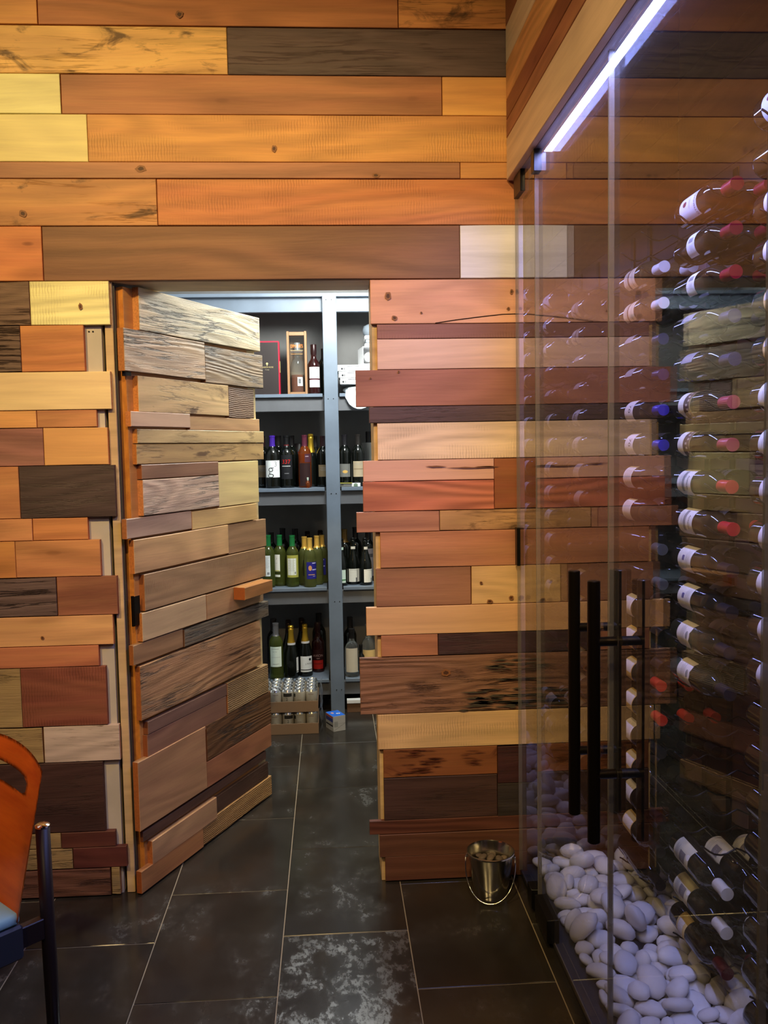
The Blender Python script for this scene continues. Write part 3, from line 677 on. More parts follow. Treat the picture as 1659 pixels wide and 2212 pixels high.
# ------------------------------------------------------------------ shell materials
def tile_mat():
    m, nt, b = new_mat('slate_tile'); g = NT(nt)
    tc = g.n('ShaderNodeTexCoord'); oi = g.n('ShaderNodeObjectInfo'); off = g.n('ShaderNodeCombineXYZ')
    g.put(off.inputs[0], g.math('MULTIPLY', oi.outputs['Random'], 43.0)); g.put(off.inputs[1], g.math('MULTIPLY', oi.outputs['Random'], 17.0))
    va = g.n('ShaderNodeVectorMath', operation='ADD'); g.put(va.inputs[0], tc.outputs['Object']); g.put(va.inputs[1], off.outputs[0]); v = va.outputs[0]
    big = g.noise(g.mapping(v, (5, 3.5, 1)), 1.0, 4, .6); med = g.noise(g.mapping(v, (16, 11, 1)), 1.0, 6, .65, .4); fine = g.noise(g.mapping(v, (90, 45, 1)), 1.0, 4, .7)
    wear_glint = g.n('ShaderNodeSeparateColor'); g.put(wear_glint.inputs[0], oi.outputs['Color']); bw = g.math('ADD', big, g.math('MULTIPLY', g.math('SUBTRACT', wear_glint.outputs[0], .4), .40))
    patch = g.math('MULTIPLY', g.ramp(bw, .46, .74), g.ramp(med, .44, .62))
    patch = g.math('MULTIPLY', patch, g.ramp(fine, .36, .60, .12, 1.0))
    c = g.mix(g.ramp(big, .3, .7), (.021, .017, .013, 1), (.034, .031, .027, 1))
    c = g.mix(g.math('MULTIPLY', patch, .8), c, (.088, .090, .088, 1))  # pale wear; its colour also lifted to stand in for the bulb's floor highlight
    brown = g.ramp(g.noise(g.mapping(v, (4, 3, 1), (7, 3, 0)), 1.0, 3), .5, .75)
    c = g.mix(g.math('MULTIPLY', brown, .45), c, (.045, .028, .016, 1))
    nt.links.new(c, b.inputs['Base Color'])
    nt.links.new(g.math('ADD', .13, g.math('ADD', g.math('MULTIPLY', med, .12), g.math('MULTIPLY', patch, .26))), b.inputs['Roughness'])
    nt.links.new(g.math('ADD', .45, g.math('MULTIPLY', patch, 1.4)), b.inputs['Specular IOR Level'])
    nt.links.new(g.bump(g.math('ADD', med, g.math('MULTIPLY', fine, .5)), .10, .001), b.inputs['Normal']); return m
TILE = tile_mat()
GROUT = pm('grout', (.30, .25, .18), .9)
PAINT = None
def paint_mat(name, col, rough=.45):
    m, nt, b = new_mat(name); g = NT(nt); tc = g.n('ShaderNodeTexCoord')
    n = g.noise(g.mapping(tc.outputs['Object'], (6, 6, 6)), 1.0, 4); n2 = g.noise(tc.outputs['Object'], 60, 4)
    nt.links.new(g.mix(g.ramp(n, .35, .7), rgb(tuple(v*.85 for v in col)), rgb(col)), b.inputs['Base Color']); b.inputs['Roughness'].default_value = rough
    nt.links.new(g.bump(n2, .15, .001), b.inputs['Normal']); return m
SHELFP = paint_mat('shelf_paint', (.155, .195, .255)); DARKP = paint_mat('backing_paint', (.15, .145, .142), .6)
RAILP = paint_mat('rail_paint', (.13, .135, .15)); STOREW = paint_mat('store_paint', (.33, .34, .35), .7)
CEIL = paint_mat('ceiling_paint', (.12, .10, .085), .8); ROOMW = paint_mat('room_paint', (.16, .10, .06), .8)
CREAM = paint_mat('primed_board', (.62, .56, .46), .7)
STUD = wood_mat('stud_pine', fine=.12, rings=.15, bump=.15)
BLACK = pm('black_metal', (.012, .011, .011), .35, .6); BRONZE = pm('dark_bronze', (.022, .017, .013), .38, .85)
STEEL = pm('brushed_steel', (.62, .60, .56), .18, 1.0); CHROME = pm('chrome', (.75, .74, .72), .12, 1.0)
WHITE = pm('white_card', (.80, .80, .80), .6)

# ------------------------------------------------------------------ floor
fl = tag(box('floor', (-2.6, 1.3, -2.5, 5.6, -.06, -.0018), GROUT, bev=0), kind='structure')
XL = [-.178-.398*k for k in range(6, 0, -1)]+[-.178, .215, .612, 1.008, 1.30]
for ci in range(len(XL)-1):
    xa, xb = XL[ci], XL[ci+1]
    base = 2.69 if ci % 2 == 0 else 2.985
    k0 = int((-2.5-base)/.602)
    for k in range(k0, 9):
        ya = base+.602*(k-0); yb = ya+.602
        if ya > 5.5 or yb < -2.4: continue
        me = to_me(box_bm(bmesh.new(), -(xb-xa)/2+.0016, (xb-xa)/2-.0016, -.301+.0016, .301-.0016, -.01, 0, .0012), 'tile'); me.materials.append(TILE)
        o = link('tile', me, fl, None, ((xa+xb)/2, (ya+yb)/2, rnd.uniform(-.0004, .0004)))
        wr = .90 if (ci == 6 and abs((ya+yb)/2-2.389) < .1) else rnd.uniform(.22, .44); o.color = (wr, wr, wr, 1)   # glaze wear; one tile raised to paint a bright highlight in

# ------------------------------------------------------------------ plank wall with the hidden doorway
HEAD = 2.0865; JL = -.706; JR = .152
wb = struct('wall_back')
box('backing_board', (-2.6, -.745, 3.021, 3.05, 0, 3.5), CREAM, wb, 0)
box('backing_board', (JR+.028, .668, 3.021, 3.05, 0, 3.5), CREAM, wb, 0)
box('backing_board', (-.745, JR+.028, 3.021, 3.05, HEAD+.028, 3.5), CREAM, wb, 0)
box('backing_board', (-2.6, -.745, 3.055, 3.21, 0, 3.5), DARKP, wb, 0)
box('backing_board', (JR+.028, 1.3, 3.065, 3.21, 0, 3.5), DARKP, wb, 0)
box('backing_board', (-.745, JR+.028, 3.055, 3.21, HEAD+.028, 3.5), DARKP, wb, 0)
for nm, d, c in (('jamb', (-.733, JL, 3.019, 3.21, 0, HEAD+.027), (.62, .44, .24)), ('jamb', (JR, JR+.027, 3.019, 3.21, 0, HEAD+.027), (.62, .44, .24)), ('head_jamb', (JL+.001, JR-.001, 3.0205, 3.21, HEAD, HEAD+.027), (.60, .48, .32))):
    me = to_me(box_bm(bmesh.new(), *d, .0015), 'jamb'); me.materials.append(STUD); o = link(nm, me, wb); o.color = (*c, 1)
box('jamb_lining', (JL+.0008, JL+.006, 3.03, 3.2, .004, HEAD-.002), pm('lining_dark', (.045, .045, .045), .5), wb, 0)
for (x0, x1, z0, z1, col, kind) in WALL_PLANKS:
    plank(wb, x0, x1, z0, z1, 3.0195, rnd.uniform(.0165, .0205) if kind != 'weathered' else rnd.uniform(.019, .023), warm(col), kind)
SCREW = lathe([(0, 0), (.0029, 0), (.0029, .0018), (.0018, .0024), (0, .0024)], 8); SCREW.materials.append(BLACK)
for (x, z) in ((-.785, 1.925), (-.772, 1.925), (-.79, 1.175), (-.79, 1.163), (-.775, 1.06)): link('screw_head', SCREW, wb, None, (x, 3.0208, z), (pi/2, 0, 0))

# knots, cracks and old paint on single boards
def knot(parent, x, y, z, rx, rz, col=(.085, .032, .014), seed=0, front=-1):
    r = random.Random(seed+int(x*1000)); n = 14; vs = [(0, 0, 0)]; fs = []
    ring = [1+r.uniform(-.18, .18) for _ in range(n)]
    for k in (.55, 1.0): vs += [(rx*k*ring[i]*cos(2*pi*i/n), 0, rz*k*ring[i]*sin(2*pi*i/n)) for i in range(n)]
    for i in range(n): fs.append((0, 1+(i+1) % n, 1+i)); fs.append((1+i, 1+(i+1) % n, 1+n+(i+1) % n, 1+n+i))
    me = bpy.data.meshes.new('knot'); me.from_pydata(vs, [], fs); me.update()
    me.materials.append(pm('knot_heart_%.2f' % col[0], col, .6)); me.materials.append(pm('knot_ring_%.2f' % col[0], (col[0]*2.6+.05, col[1]*2.6+.025, col[2]*2.2+.01), .55))
    for i, p in enumerate(me.polygons): p.material_index = i % 2
    link('knot', me, parent, None, (x, y, z))
def slivers(parent, name, x0, x1, z0, z1, y, n, mat, seed, lmin=.02, lmax=.09, hmax=.004):
    r = random.Random(seed); vs = []; fs = []
    for _ in range(n):
        L = r.uniform(lmin, lmax); h = r.uniform(.0008, hmax); x = r.uniform(x0, x1-L*.5); z = r.uniform(z0, z1); a = r.uniform(-.03, .03); b0 = len(vs); m = 6
        top = [(x+L*i/m, y, z+a*L*i/m+h*sin(pi*i/m)*r.uniform(.5, 1)) for i in range(m+1)]; bot = [(x+L*i/m, y, z+a*L*i/m-h*sin(pi*i/m)*r.uniform(.5, 1)) for i in range(1, m)]
        vs += bot+top[::-1]; fs.append(tuple(range(b0, b0+len(bot)+len(top))))
    me = bpy.data.meshes.new(name); me.from_pydata(vs, [], fs); me.update(); me.materials.append(mat); tag(link(name, me, parent), kind='stuff')
for (x, z, rx, rz) in ((-0.5909,2.4441,.018,.011), (0.1744,2.4240,.013,.008), (0.2075,2.0296,.010,.015), (0.2280,1.9576,.009,.008), (0.6257,2.0419,.006,.009), (0.6142,1.9850,.006,.006), (0.3187,1.9737,.004,.004), (0.5121,1.0539,.006,.005), (0.5421,0.9885,.011,.007), (0.6165,0.9994,.009,.008), (-0.9737,2.3017,.014,.011), (-0.4506,2.9292,.012,.011), (-0.1587,2.5083,.008,.012), (0.1434,1.7585,.003,.003), (0.2391,1.7789,.004,.005), (-0.9749,0.9078,.006,.006), (-0.8035,2.0027,.007,.012), (0.3860,0.7434,.016,.012)):
    knot(wb, x, 2.9975, z, rx, rz)
DPAINT = pm('old_grey_paint', (.075, .062, .048), .6); SCORCH = pm('scorch', (.11, .028, .012), .55)
slivers(wb, 'old_paint', 0.4206, .655, 0.6087, 0.6809, 2.9945, 46, DPAINT, 4, .03, .11, .005)
slivers(wb, 'old_paint', 0.5106, .655, 0.6809, 0.7870, 2.9946, 26, DPAINT, 5, .03, .10, .003)
slivers(wb, 'scorch_mark', 0.1991, 0.3610, 0.3875, 0.4734, 2.9975, 40, SCORCH, 6, .03, .08, .003)
slivers(wb, 'scorch_mark', 0.4261, 0.5076, 0.4091, 0.4670, 2.9975, 14, SCORCH, 7, .02, .06, .002)
slivers(wb, 'grain_stain', 0.2953, 0.5574, 1.4505, 1.4615, 2.9975, 5, pm('brown_stain', (.22, .09, .05), .6), 8, .06, .14, .004)
me = tube([(0.3652, 2.9985, 1.9395), (0.4359, 2.9985, 1.9496), (0.5225, 2.9985, 1.9596), (0.5935, 2.9985, 1.9667), (0.6426, 2.9985, 1.9678)], .0013, 4); link('split_line', me, wb, pm('crack_dark', (.03, .012, .006), .8))

# header over the glass, and the wall inside the cellar
hd = struct('trim_1')
side = lambda p: p
hz = [(2.405, 2.543, (226, 166, 98), 'pale'), (2.543, 2.60, (166, 92, 46), 'smooth'), (2.60, 2.665, (140, 70, 34), 'walnut'), (2.665, 2.782, (216, 134, 60), 'smooth'), (2.782, 2.90, (232, 178, 108), 'pale'), (2.90, 3.05, (150, 84, 42), 'walnut'), (3.05, 3.2, (222, 140, 66), 'sawn'), (3.2, 3.35, (130, 84, 42), 'dark'), (3.35, 3.5, (232, 160, 84), 'pale')]
for z0, z1, col, kind in hz:
    L = 2.79; g = .0006
    me = plank_mesh(L, z1-z0-2*g, .02, .0005, rnd); me.materials.append(WOOD[kind])
    o = link('plank', me, hd, None, (.621, .205+L/2, (z0+z1)/2), (0, 0, -pi/2)); o.color = (*warm(col), 1)
SOFF = pm('soffit_board', (.42, .36, .34), .5)
box('soffit', (.632, .684, .2, 3.05, 2.405, 3.5), SOFF, hd, 0)
cw = struct('wall_right')
box('backing_board', (1.237, 1.29, -2.5, 3.06, 0, 3.5), pm('cellar_backing', (.10, .07, .05), .8), cw, 0)
zz = .0; cols = [((150, 92, 50), 'smooth'), ((196, 130, 74), 'pale'), ((120, 66, 36), 'walnut'), ((206, 140, 84), 'sawn'), ((168, 100, 54), 'smooth')]
k = 0
while zz < 3.45:
    hgt = rnd.choice([.11, .13, .15, .165]); ys = sorted([.2, 3.055]+[rnd.uniform(.6, 2.6)])
    for a, b in zip(ys[:-1], ys[1:]):
        col, kind = cols[(k*2+int(a*3)) % 5]; k += 1; L = b-a-.001
        me = plank_mesh(L, hgt-.001, .016, .0006, rnd); me.materials.append(WOOD[kind])
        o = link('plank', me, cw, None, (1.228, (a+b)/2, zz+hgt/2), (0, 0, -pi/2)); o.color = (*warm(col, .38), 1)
    zz += hgt
# remaining shell
tag(box('ceiling', (-2.6, 1.3, -2.5, 3.05, 3.5, 3.56), CEIL, bev=0), kind='structure')
tag(box('wall_left', (-2.66, -2.6, -2.5, 3.05, 0, 3.5), ROOMW, bev=0), kind='structure')
tag(box('wall_front', (-2.6, 1.3, -2.56, -2.5, 0, 3.5), ROOMW, bev=0), kind='structure')
tag(box('wall_cellar_end', (.636, 1.236, .12, .2, 0, 3.5), ROOMW, bev=0), kind='structure')
tag(box('wall_store_left', (-1.36, -1.3, 3.21, 5.6, 0, 2.85), STOREW, bev=0), kind='structure')
tag(box('wall_store_right', (1.05, 1.11, 3.21, 5.6, 0, 2.85), STOREW, bev=0), kind='structure')
tag(box('wall_store_back', (-1.3, 1.05, 5.5, 5.56, 0, 2.85), STOREW, bev=0), kind='structure')
tag(box('ceiling_store', (-1.3, 1.05, 3.21, 5.5, 2.85, 2.9), STOREW, bev=0), kind='structure')

# ------------------------------------------------------------------ hidden plank door, standing open into the store
ANG = radians(65)
door = struct('door_1', (-.675, 3.045, 0), (0, 0, ANG))
me = to_me(box_bm(bmesh.new(), 0, .862, 0, .03, .008, 2.076, .001), 'slab'); me.materials.append(STUD)
o = link('slab', me, door); o.color = (.60, .27, .075, 1)  # slab orange includes the warm lamplight on its hinge side
me = to_me(box_bm(bmesh.new(), .80, .8625, -.0005, .0302, .008, 2.0765, 0), 'strip'); me.materials.append(STUD); o = link('lock_stile', me, door); o.color = (.66, .50, .24, 1)
me = to_me(box_bm(bmesh.new(), -.0012, -.0002, .0005, .0295, .01, 2.074, 0), 'edge'); me.materials.append(STUD); o = link('warm_lit_edge', me, door); o.color = (.58, .22, .045, 1)  # added strip; warm lamplight on the hinge edge painted as orange
for (u0, u1, z0, z1, col, kind, sk) in DOOR_PLANKS:
    plank(door, u0, u1, max(z0, .006), z1, -.0006, rnd.uniform(.017, .023) if kind not in ('weathered', 'dark') else (rnd.uniform(.021, .027) if kind == 'weathered' else .013), white(col), kind)
hbm = plank_mesh(.231, .05, .052, .0008, rnd, 4); hbm.materials.append(WOOD['smooth']); hbm.materials.append(ENDG)
o = link('pull_block', hbm, door, None, (.7145, -.052, .9465)); o.color = (*white((170, 122, 70)), 1)
for z in (1.83, .985, .30):
    h = box('hinge', (-.019, .012, -.012, -.0092, z-.05, z+.05), BRONZE, door, .0005)
    link('hinge_barrel', lathe([(0, -.052), (.0055, -.052), (.0055, .052), (0, .052)], 10), h, BRONZE, (-.0205, -.006, z))

# ------------------------------------------------------------------ glass front of the wine cellar
def glass_mat():
    m = bpy.data.materials.new('clear_glass'); m.use_nodes = True; nt = m.node_tree; nt.nodes.clear(); g = NT(nt)
    out = g.n('ShaderNodeOutputMaterial'); tr = g.n('ShaderNodeBsdfTransparent'); tr.inputs[0].default_value = (.955, .965, .96, 1)
    gl = g.n('ShaderNodeBsdfGlossy'); gl.inputs['Roughness'].default_value = 0.0; gl.inputs['Color'].default_value = (1, 1, 1, 1)
    lw = g.n('ShaderNodeLayerWeight'); lw.inputs[0].default_value = .5
    f = g.math('ADD', .04, g.math('MULTIPLY', g.math('POWER', lw.outputs['Facing'], 5.2), .94))
    mx = g.n('ShaderNodeMixShader'); g.put(mx.inputs[0], f); nt.links.new(tr.outputs[0], mx.inputs[1]); nt.links.new(gl.outputs[0], mx.inputs[2])
    df = g.n('ShaderNodeBsdfDiffuse'); df.inputs[0].default_value = (.8, .8, .8, 1); tl = g.n('ShaderNodeBsdfTranslucent'); tl.inputs[0].default_value = (.8, .8, .8, 1)
    dm = g.n('ShaderNodeMixShader'); dm.inputs[0].default_value = .5; nt.links.new(df.outputs[0], dm.inputs[1]); nt.links.new(tl.outputs[0], dm.inputs[2])
    fx = g.n('ShaderNodeMixShader'); fx.inputs[0].default_value = .008; nt.links.new(mx.outputs[0], fx.inputs[1]); nt.links.new(dm.outputs[0], fx.inputs[2])
    nt.links.new(fx.outputs[0], out.inputs[0]); return m
GLASS = glass_mat()
def edge_mat():
    m = bpy.data.materials.new('glass_edge'); m.use_nodes = True; nt = m.node_tree; nt.nodes.clear(); g = NT(nt)
    out = g.n('ShaderNodeOutputMaterial'); tr = g.n('ShaderNodeBsdfTransparent'); tr.inputs[0].default_value = (.75, .78, .76, 1)
    p = g.n('ShaderNodeBsdfPrincipled'); p.inputs['Base Color'].default_value = (.40, .36, .36, 1); p.inputs['Roughness'].default_value = .12; p.inputs['Specular IOR Level'].default_value = 1.0
    mx = g.n('ShaderNodeMixShader'); mx.inputs[0].default_value = .40; nt.links.new(tr.outputs[0], mx.inputs[1]); nt.links.new(p.outputs[0], mx.inputs[2]); nt.links.new(mx.outputs[0], out.inputs[0]); return m
EDGE = edge_mat()
GX0, GX1 = .635, .647
def pane(parent, y0, y1, z0=.035, z1=2.392):
    box('pane', (GX0, GX1, y0+.002, y1-.002, z0, z1), GLASS, parent, 0)
    box('polished_edge', (GX0, GX1, y0, y0+.0018, z0, z1), EDGE, parent, 0)
    box('polished_edge', (GX0, GX1, y1-.0018, y1, z0, z1), EDGE, parent, 0)
p1 = thing('glass_panel', 'narrow fixed glass panel against the plank wall beside the bucket', 'glass panel')
pane(p1, 2.70, 2.982)
box('wall_clip', (GX0-.006, GX1+.006, 2.955, 2.988, 1.115, 1.245), BLACK, p1)
box('top_clip', (GX0-.008, GX1+.008, 2.86, 2.96, 2.335, 2.404), BLACK, p1)
box('floor_clip', (GX0-.012, GX1+.012, 2.74, 2.80, .021, .085), BLACK, p1)
def handle(parent, y):
    for X in (.641-.057, .641+.057):
        b = link('handle_bar', lathe([(0, .617), (.0125, .617), (.0145, .619), (.0145, 1.219), (.0125, 1.221), (0, 1.221)], 16), parent, BRONZE, (X, y, 0))
    for z in (1.082, .776):
        for s in (-1, 1):
            me = lathe([(0, 0), (.011, 0), (.011, .042), (.0125, .0425), (.0125, .044)], 14)
            link('standoff', me, parent, BRONZE, (.641+s*(.0062), y, z), (0, s*pi/2, 0))
d1 = thing('glass_door', 'frameless glass cellar door with bar handle, farther of the pair', 'glass door')
pane(d1, 1.990, 2.696); handle(d1, 2.091)
box('pivot_clamp', (GX0-.012, GX1+.014, 2.656, 2.694, 2.335, 2.4), BLACK, d1)
box('pivot_clamp', (GX0-.012, GX1+.014, 2.535, 2.694, .021, .095), BLACK, d1)
d2 = thing('glass_door', 'frameless glass cellar door with bar handle, nearer of the pair', 'glass door')
pane(d2, 1.262, 1.985); handle(d2, 1.931)
p2 = thing('glass_panel', 'fixed glass panel at the right edge of the photo', 'glass panel')
pane(p2, .21, 1.257)
sl = tag(box('trim_2', (.646, 1.22, .2, 3.05, -.002, .02), pm('slate_sill', (.03, .03, .033), .5), bev=.002), kind='structure')
# tinted mirror closing the cellar end
mm = thing('wall_mirror', 'dark tinted mirror closing the far end of the wine cellar', 'mirror')
box('mirror_glass', (.669, 1.2195, 3.055, 3.062, .02, 3.3), pm('tinted_mirror', (.24, .22, .23), .01, 1.0), mm, 0)
# LED strip under the header, inside the glass
led = thing('led_strip', 'bright blue white light strip under the wooden header', 'light strip')
box('channel', (.6485, .683, .25, 2.655, 2.396, 2.4048), CHROME, led, 0)
def led_mat():
    m = bpy.data.materials.new('led_diffuser'); m.use_nodes = True; nt = m.node_tree; nt.nodes.clear()
    o = nt.nodes.new('ShaderNodeOutputMaterial'); e = nt.nodes.new('ShaderNodeEmission'); e.inputs[0].default_value = (.32, .38, 1.0, 1); e.inputs[1].default_value = LED_STRENGTH; nt.links.new(e.outputs[0], o.inputs[0]); return m
for a_, b_ in ((.6495, .6525), (.6755, .6785)): box('channel_lip', (a_, b_, .25, 2.652, 2.3885, 2.3959), CHROME, led, 0)
dfm = bpy.data.meshes.new('diffuser'); dfm.from_pydata([(.6528, .26, 2.3895), (.6752, .26, 2.3895), (.6752, 2.65, 2.3895), (.6528, 2.65, 2.3895), (.6528, .26, 2.3955), (.6752, .26, 2.3955), (.6752, 2.65, 2.3955), (.6528, 2.65, 2.3955)], [], [(0, 3, 2, 1), (4, 5, 6, 7), (0, 1, 5, 4), (1, 2, 6, 5), (2, 3, 7, 6), (3, 0, 4, 7)])
dfm.materials.append(led_mat()); dfm.materials.append(CHROME)
for i_ in range(1, 6): dfm.polygons[i_].material_index = 1
link('diffuser', dfm, led)
# bulb in the store room
bl = thing('ceiling_bulb', 'bare round bulb hanging from the store room ceiling', 'light bulb', (.12, 4.22, 2.5))
def bulb_mat():
    m = bpy.data.materials.new('bulb_glow'); m.use_nodes = True; nt = m.node_tree; nt.nodes.clear()
    o = nt.nodes.new('ShaderNodeOutputMaterial'); e = nt.nodes.new('ShaderNodeEmission'); e.inputs[0].default_value = (.96, 1.0, .95, 1); e.inputs[1].default_value = BULB_STRENGTH; nt.links.new(e.outputs[0], o.inputs[0]); return m
link('globe', lathe([(0, -.17)]+[(.17*sin(pi*i/14), -.17*cos(pi*i/14)) for i in range(1, 14)]+[(0, .17)], 24), bl, bulb_mat())
link('cord', lathe([(0, .165), (.03, .165), (.03, .20), (.004, .21), (.004, .349), (0, .349)], 10), bl, BLACK)
# ------------------------------------------------------------------ bottles
PROF = {
 'bordeaux': [(0, .006), (.025, .001), (.0335, 0), (.0368, .004), (.0375, .012), (.0375, .188), (.0362, .2), (.0315, .2145), (.0235, .2265), (.0178, .2345), (.0155, .243), (.0151, .289), (.0163, .2905), (.0163, .3), (0, .3)],
 'wide': [(0, .006), (.03, .001), (.039, 0), (.0425, .005), (.043, .012), (.043, .185), (.0415, .198), (.035, .214), (.025, .226), (.018, .236), (.0155, .25), (.015, .288), (.0168, .29), (.0168, .3), (0, .3)],
 'champ': [(0, .006), (.034, .001), (.0405, 0), (.0435, .006), (.044, .015), (.044, .125), (.0415, .148), (.034, .178), (.025, .207), (.0185, .235), (.0155, .268), (.0165, .288), (.0165, .296), (.0145, .299), (.0165, .303), (.0165, .312), (.012, .317), (0, .318)],
 'alsace': [(0, .006), (.028, .001), (.0345, 0), (.037, .006), (.037, .125), (.034, .165), (.0265, .208), (.0195, .245), (.0155, .28), (.0142, .318), (.0155, .32), (.0155, .33), (0, .33)],
 'whisky': [(0, .006), (.027, .001), (.033, 0), (.0352, .004), (.0355, .01), (.0355, .158), (.034, .171), (.028, .184), (.0205, .193), (.0165, .203), (.0155, .225), (.0165, .23), (.0165, .278), (.015, .281), (0, .281)],
 'clear': [(0, .01), (.03, .002), (.0385, 0), (.0415, .006), (.042, .015), (.042, .15), (.0405, .168), (.0335, .186), (.0235, .197), (.0168, .206), (.0152, .222), (.0158, .252), (.0172, .254), (.0172, .278), (0, .278)],
 'mini': [(0, 0), (.012, 0), (.0135, .002), (.0135, .03), (.011, .036), (.005, .042), (.0045, .052), (.0055, .052), (.0055, .062), (0, .062)],
}
def rad(pr, z):
    p = PROF[pr]
    for (r0, z0), (r1, z1) in zip(p[3:-1], p[4:]):
        if z0 <= z <= z1 and z1 > z0: return r0+(r1-r0)*(z-z0)/(z1-z0)
    return p[-2][0]
GL = {'dark': pm('dark_bottle_glass', (.010, .009, .007), .07, 0, .6), 'black': pm('black_bottle_glass', (.004, .005, .004), .07, 0, .6),
      'olive': pm('olive_bottle_glass', (.020, .021, .012), .07, 0, .6),
      'green': pm('green_bottle_glass', (.22, .27, .055), .04, 0, .5, .82, ior=1.35), 'clear': pm('clear_bottle_glass', (.92, .95, .93), .03, 0, .5, .96, ior=1.3),
      'amber': pm('amber_bottle_glass', (.40, .085, .012), .04, 0, .5, .75, ior=1.33), 'red': pm('red_bottle_glass', (.022, .005, .005), .07, 0, .5), 'gold': pm('white_wine_glass', (.27, .30, .09), .04, 0, .5, .78, ior=1.33)}
def paper(c): return pm('paper_%d_%d_%d' % c, lin(c), .55, 0, .3)
def foil(c, metal=.5): return pm('foil_%d_%d_%d' % c, lin(c), .32, metal, .5)
def patch(R, x0, x1, z0, z1, eps, n=10, wavy=0.0):
    bm = bmesh.new(); cols = []
    for i in range(n+1):
        x = x0+(x1-x0)*i/n; a = -pi/2+x/R; rr = R+eps
        zt = z1+(wavy*sin(i*2.1)+wavy*.6*sin(i*4.3) if wavy else 0)
        cols.append([bm.verts.new((rr*cos(a), rr*sin(a), z)) for z in (z0, zt)])
    for A, B in zip(cols[:-1], cols[1:]): bm.faces.new((A[0], B[0], B[1], A[1]))
    return bm
_txt = {}
def text_polys(s):
    """outline mesh of a word at size 1, centred (cached)"""
    if s not in _txt:
        cu = bpy.data.curves.new('t', 'FONT'); cu.body = s; cu.align_x = 'CENTER'; cu.align_y = 'CENTER'; cu.resolution_u = 4; cu.offset = -.014 if s in ('g', '3') else 0
        o = bpy.data.objects.new('t', cu); me = bpy.data.meshes.new_from_object(o)
        _txt[s] = ([tuple(v.co) for v in me.vertices], [tuple(p.vertices) for p in me.polygons]); bpy.data.objects.remove(o); bpy.data.meshes.remove(me)
    return _txt[s]
def flat_items(items):
    """[('t',word,size,x,y,col) | ('b',x,y,w,h,col) | ('d',x,y,r,col)] -> list of (verts,faces,col) in the label plane"""
    out = []
    for it in items:
        if it[0] == 't':
            v, f = text_polys(it[1]); s = it[2]; sx = it[6] if len(it) > 6 else 1.0
            out.append(([(p[0]*s*sx+it[3], p[1]*s+it[4]) for p in v], f, it[5]))
        elif it[0] == 'b':
            _, x, y, w_, h_, c = it; n = max(1, int(abs(w_)/.006)); v = []
            for i in range(n+1): v += [(x-w_/2+w_*i/n, y-h_/2), (x-w_/2+w_*i/n, y+h_/2)]
            out.append((v, [(2*i, 2*i+2, 2*i+3, 2*i+1) for i in range(n)], c))
        else:
            _, x, y, r, c = it[:5]; ry = it[5] if len(it) > 5 else r; v = [(x+r*cos(2*pi*i/14), y+ry*sin(2*pi*i/14)) for i in range(14)]; out.append((v, [tuple(range(14))], c))
    return out
def print_mesh(items, fn):
    me = bpy.data.meshes.new('print'); V, F, MI, mats = [], [], [], []
    for v, f, c in flat_items(items):
        if len(f) < 400: v, f = fine_split(v, f)
        b0 = len(V); V += [fn(*p) for p in v]
        m = paper(c)
        if m not in mats: mats.append(m)
        for q in f: F.append(tuple(b0+i for i in q)); MI.append(mats.index(m))
    me.from_pydata(V, [], F); me.update()
    for m in mats: me.materials.append(m)
    for p, i in zip(me.polygons, MI): p.material_index = i
    return me
def fine_split(v, f, most=.0055):
    """cut big faces so that print follows the curve of a bottle"""
    bm = bmesh.new(); vv = [bm.verts.new((p[0], p[1], 0)) for p in v]
    for q in f:
        try: bm.faces.new([vv[i] for i in q])
        except ValueError: pass
    bmesh.ops.triangulate(bm, faces=bm.faces[:])
    for _ in range(4):
        es = [e for e in bm.edges if e.calc_length() > most]
        if not es: break
        bmesh.ops.subdivide_edges(bm, edges=es, cuts=1); bmesh.ops.triangulate(bm, faces=bm.faces[:])
    bm.verts.index_update(); o = ([(x.co.x, x.co.y) for x in bm.verts], [tuple(x.index for x in q.verts) for q in bm.faces]); bm.free(); return o
BK = {}
def kind(k, prof, glass, cap=None, labels=(), fill=None):
    """cap=(z from, colour, metal); labels = [(x0,x1,z0,z1,colour,items,wavy)]"""
    d = {'prof': prof, 'parts': []}
    body = lathe(PROF[prof], 22); body.materials.append(GL[glass]); d['parts'].append(('glass_body', body, []))
    if fill:
        pf = [(r*.93, z) for r, z in PROF[prof] if z < fill]; pf = [(0, pf[0][1]+.004)]+[(r, z+.003) for r, z in pf[1:]]+[(rad(prof, fill)*.92, fill), (0, fill)]
        lq = lathe(pf, 16); lq.materials.append(pm('liquor_'+k, (.26, .05, .006), .1)); d['parts'].append(('liquor', lq, []))
    if cap:
        z0, c, mt = cap; pts = [(rad(prof, z0)+.0006, z0)]+[(r+.0007, z) for r, z in PROF[prof] if z > z0 and r > 0]; pts.append((0, PROF[prof][-1][1]+.0007))
        me = lathe(pts, 18); me.materials.append(foil(c, mt)); d['parts'].append(('capsule', me, []))
    for n, L in enumerate(labels):
        x0, x1, z0, z1, c, items = L[:6]; wavy = L[6] if len(L) > 6 else 0
        R = rad(prof, (z0+z1)/2); me = to_me(patch(R, x0, x1, z0, z1, .0004, 12, wavy), 'label', True); me.materials.append(paper(c))
        sub = []
        if items:
            RR = R+.0007; sub.append(('label_print', print_mesh(items, lambda x, y: (RR*cos(-pi/2+x/RR), RR*sin(-pi/2+x/RR), y))))
        d['parts'].append(('neck_label' if z0 > .2 else 'label', me, sub))
    BK[k] = d
SPOTS = []
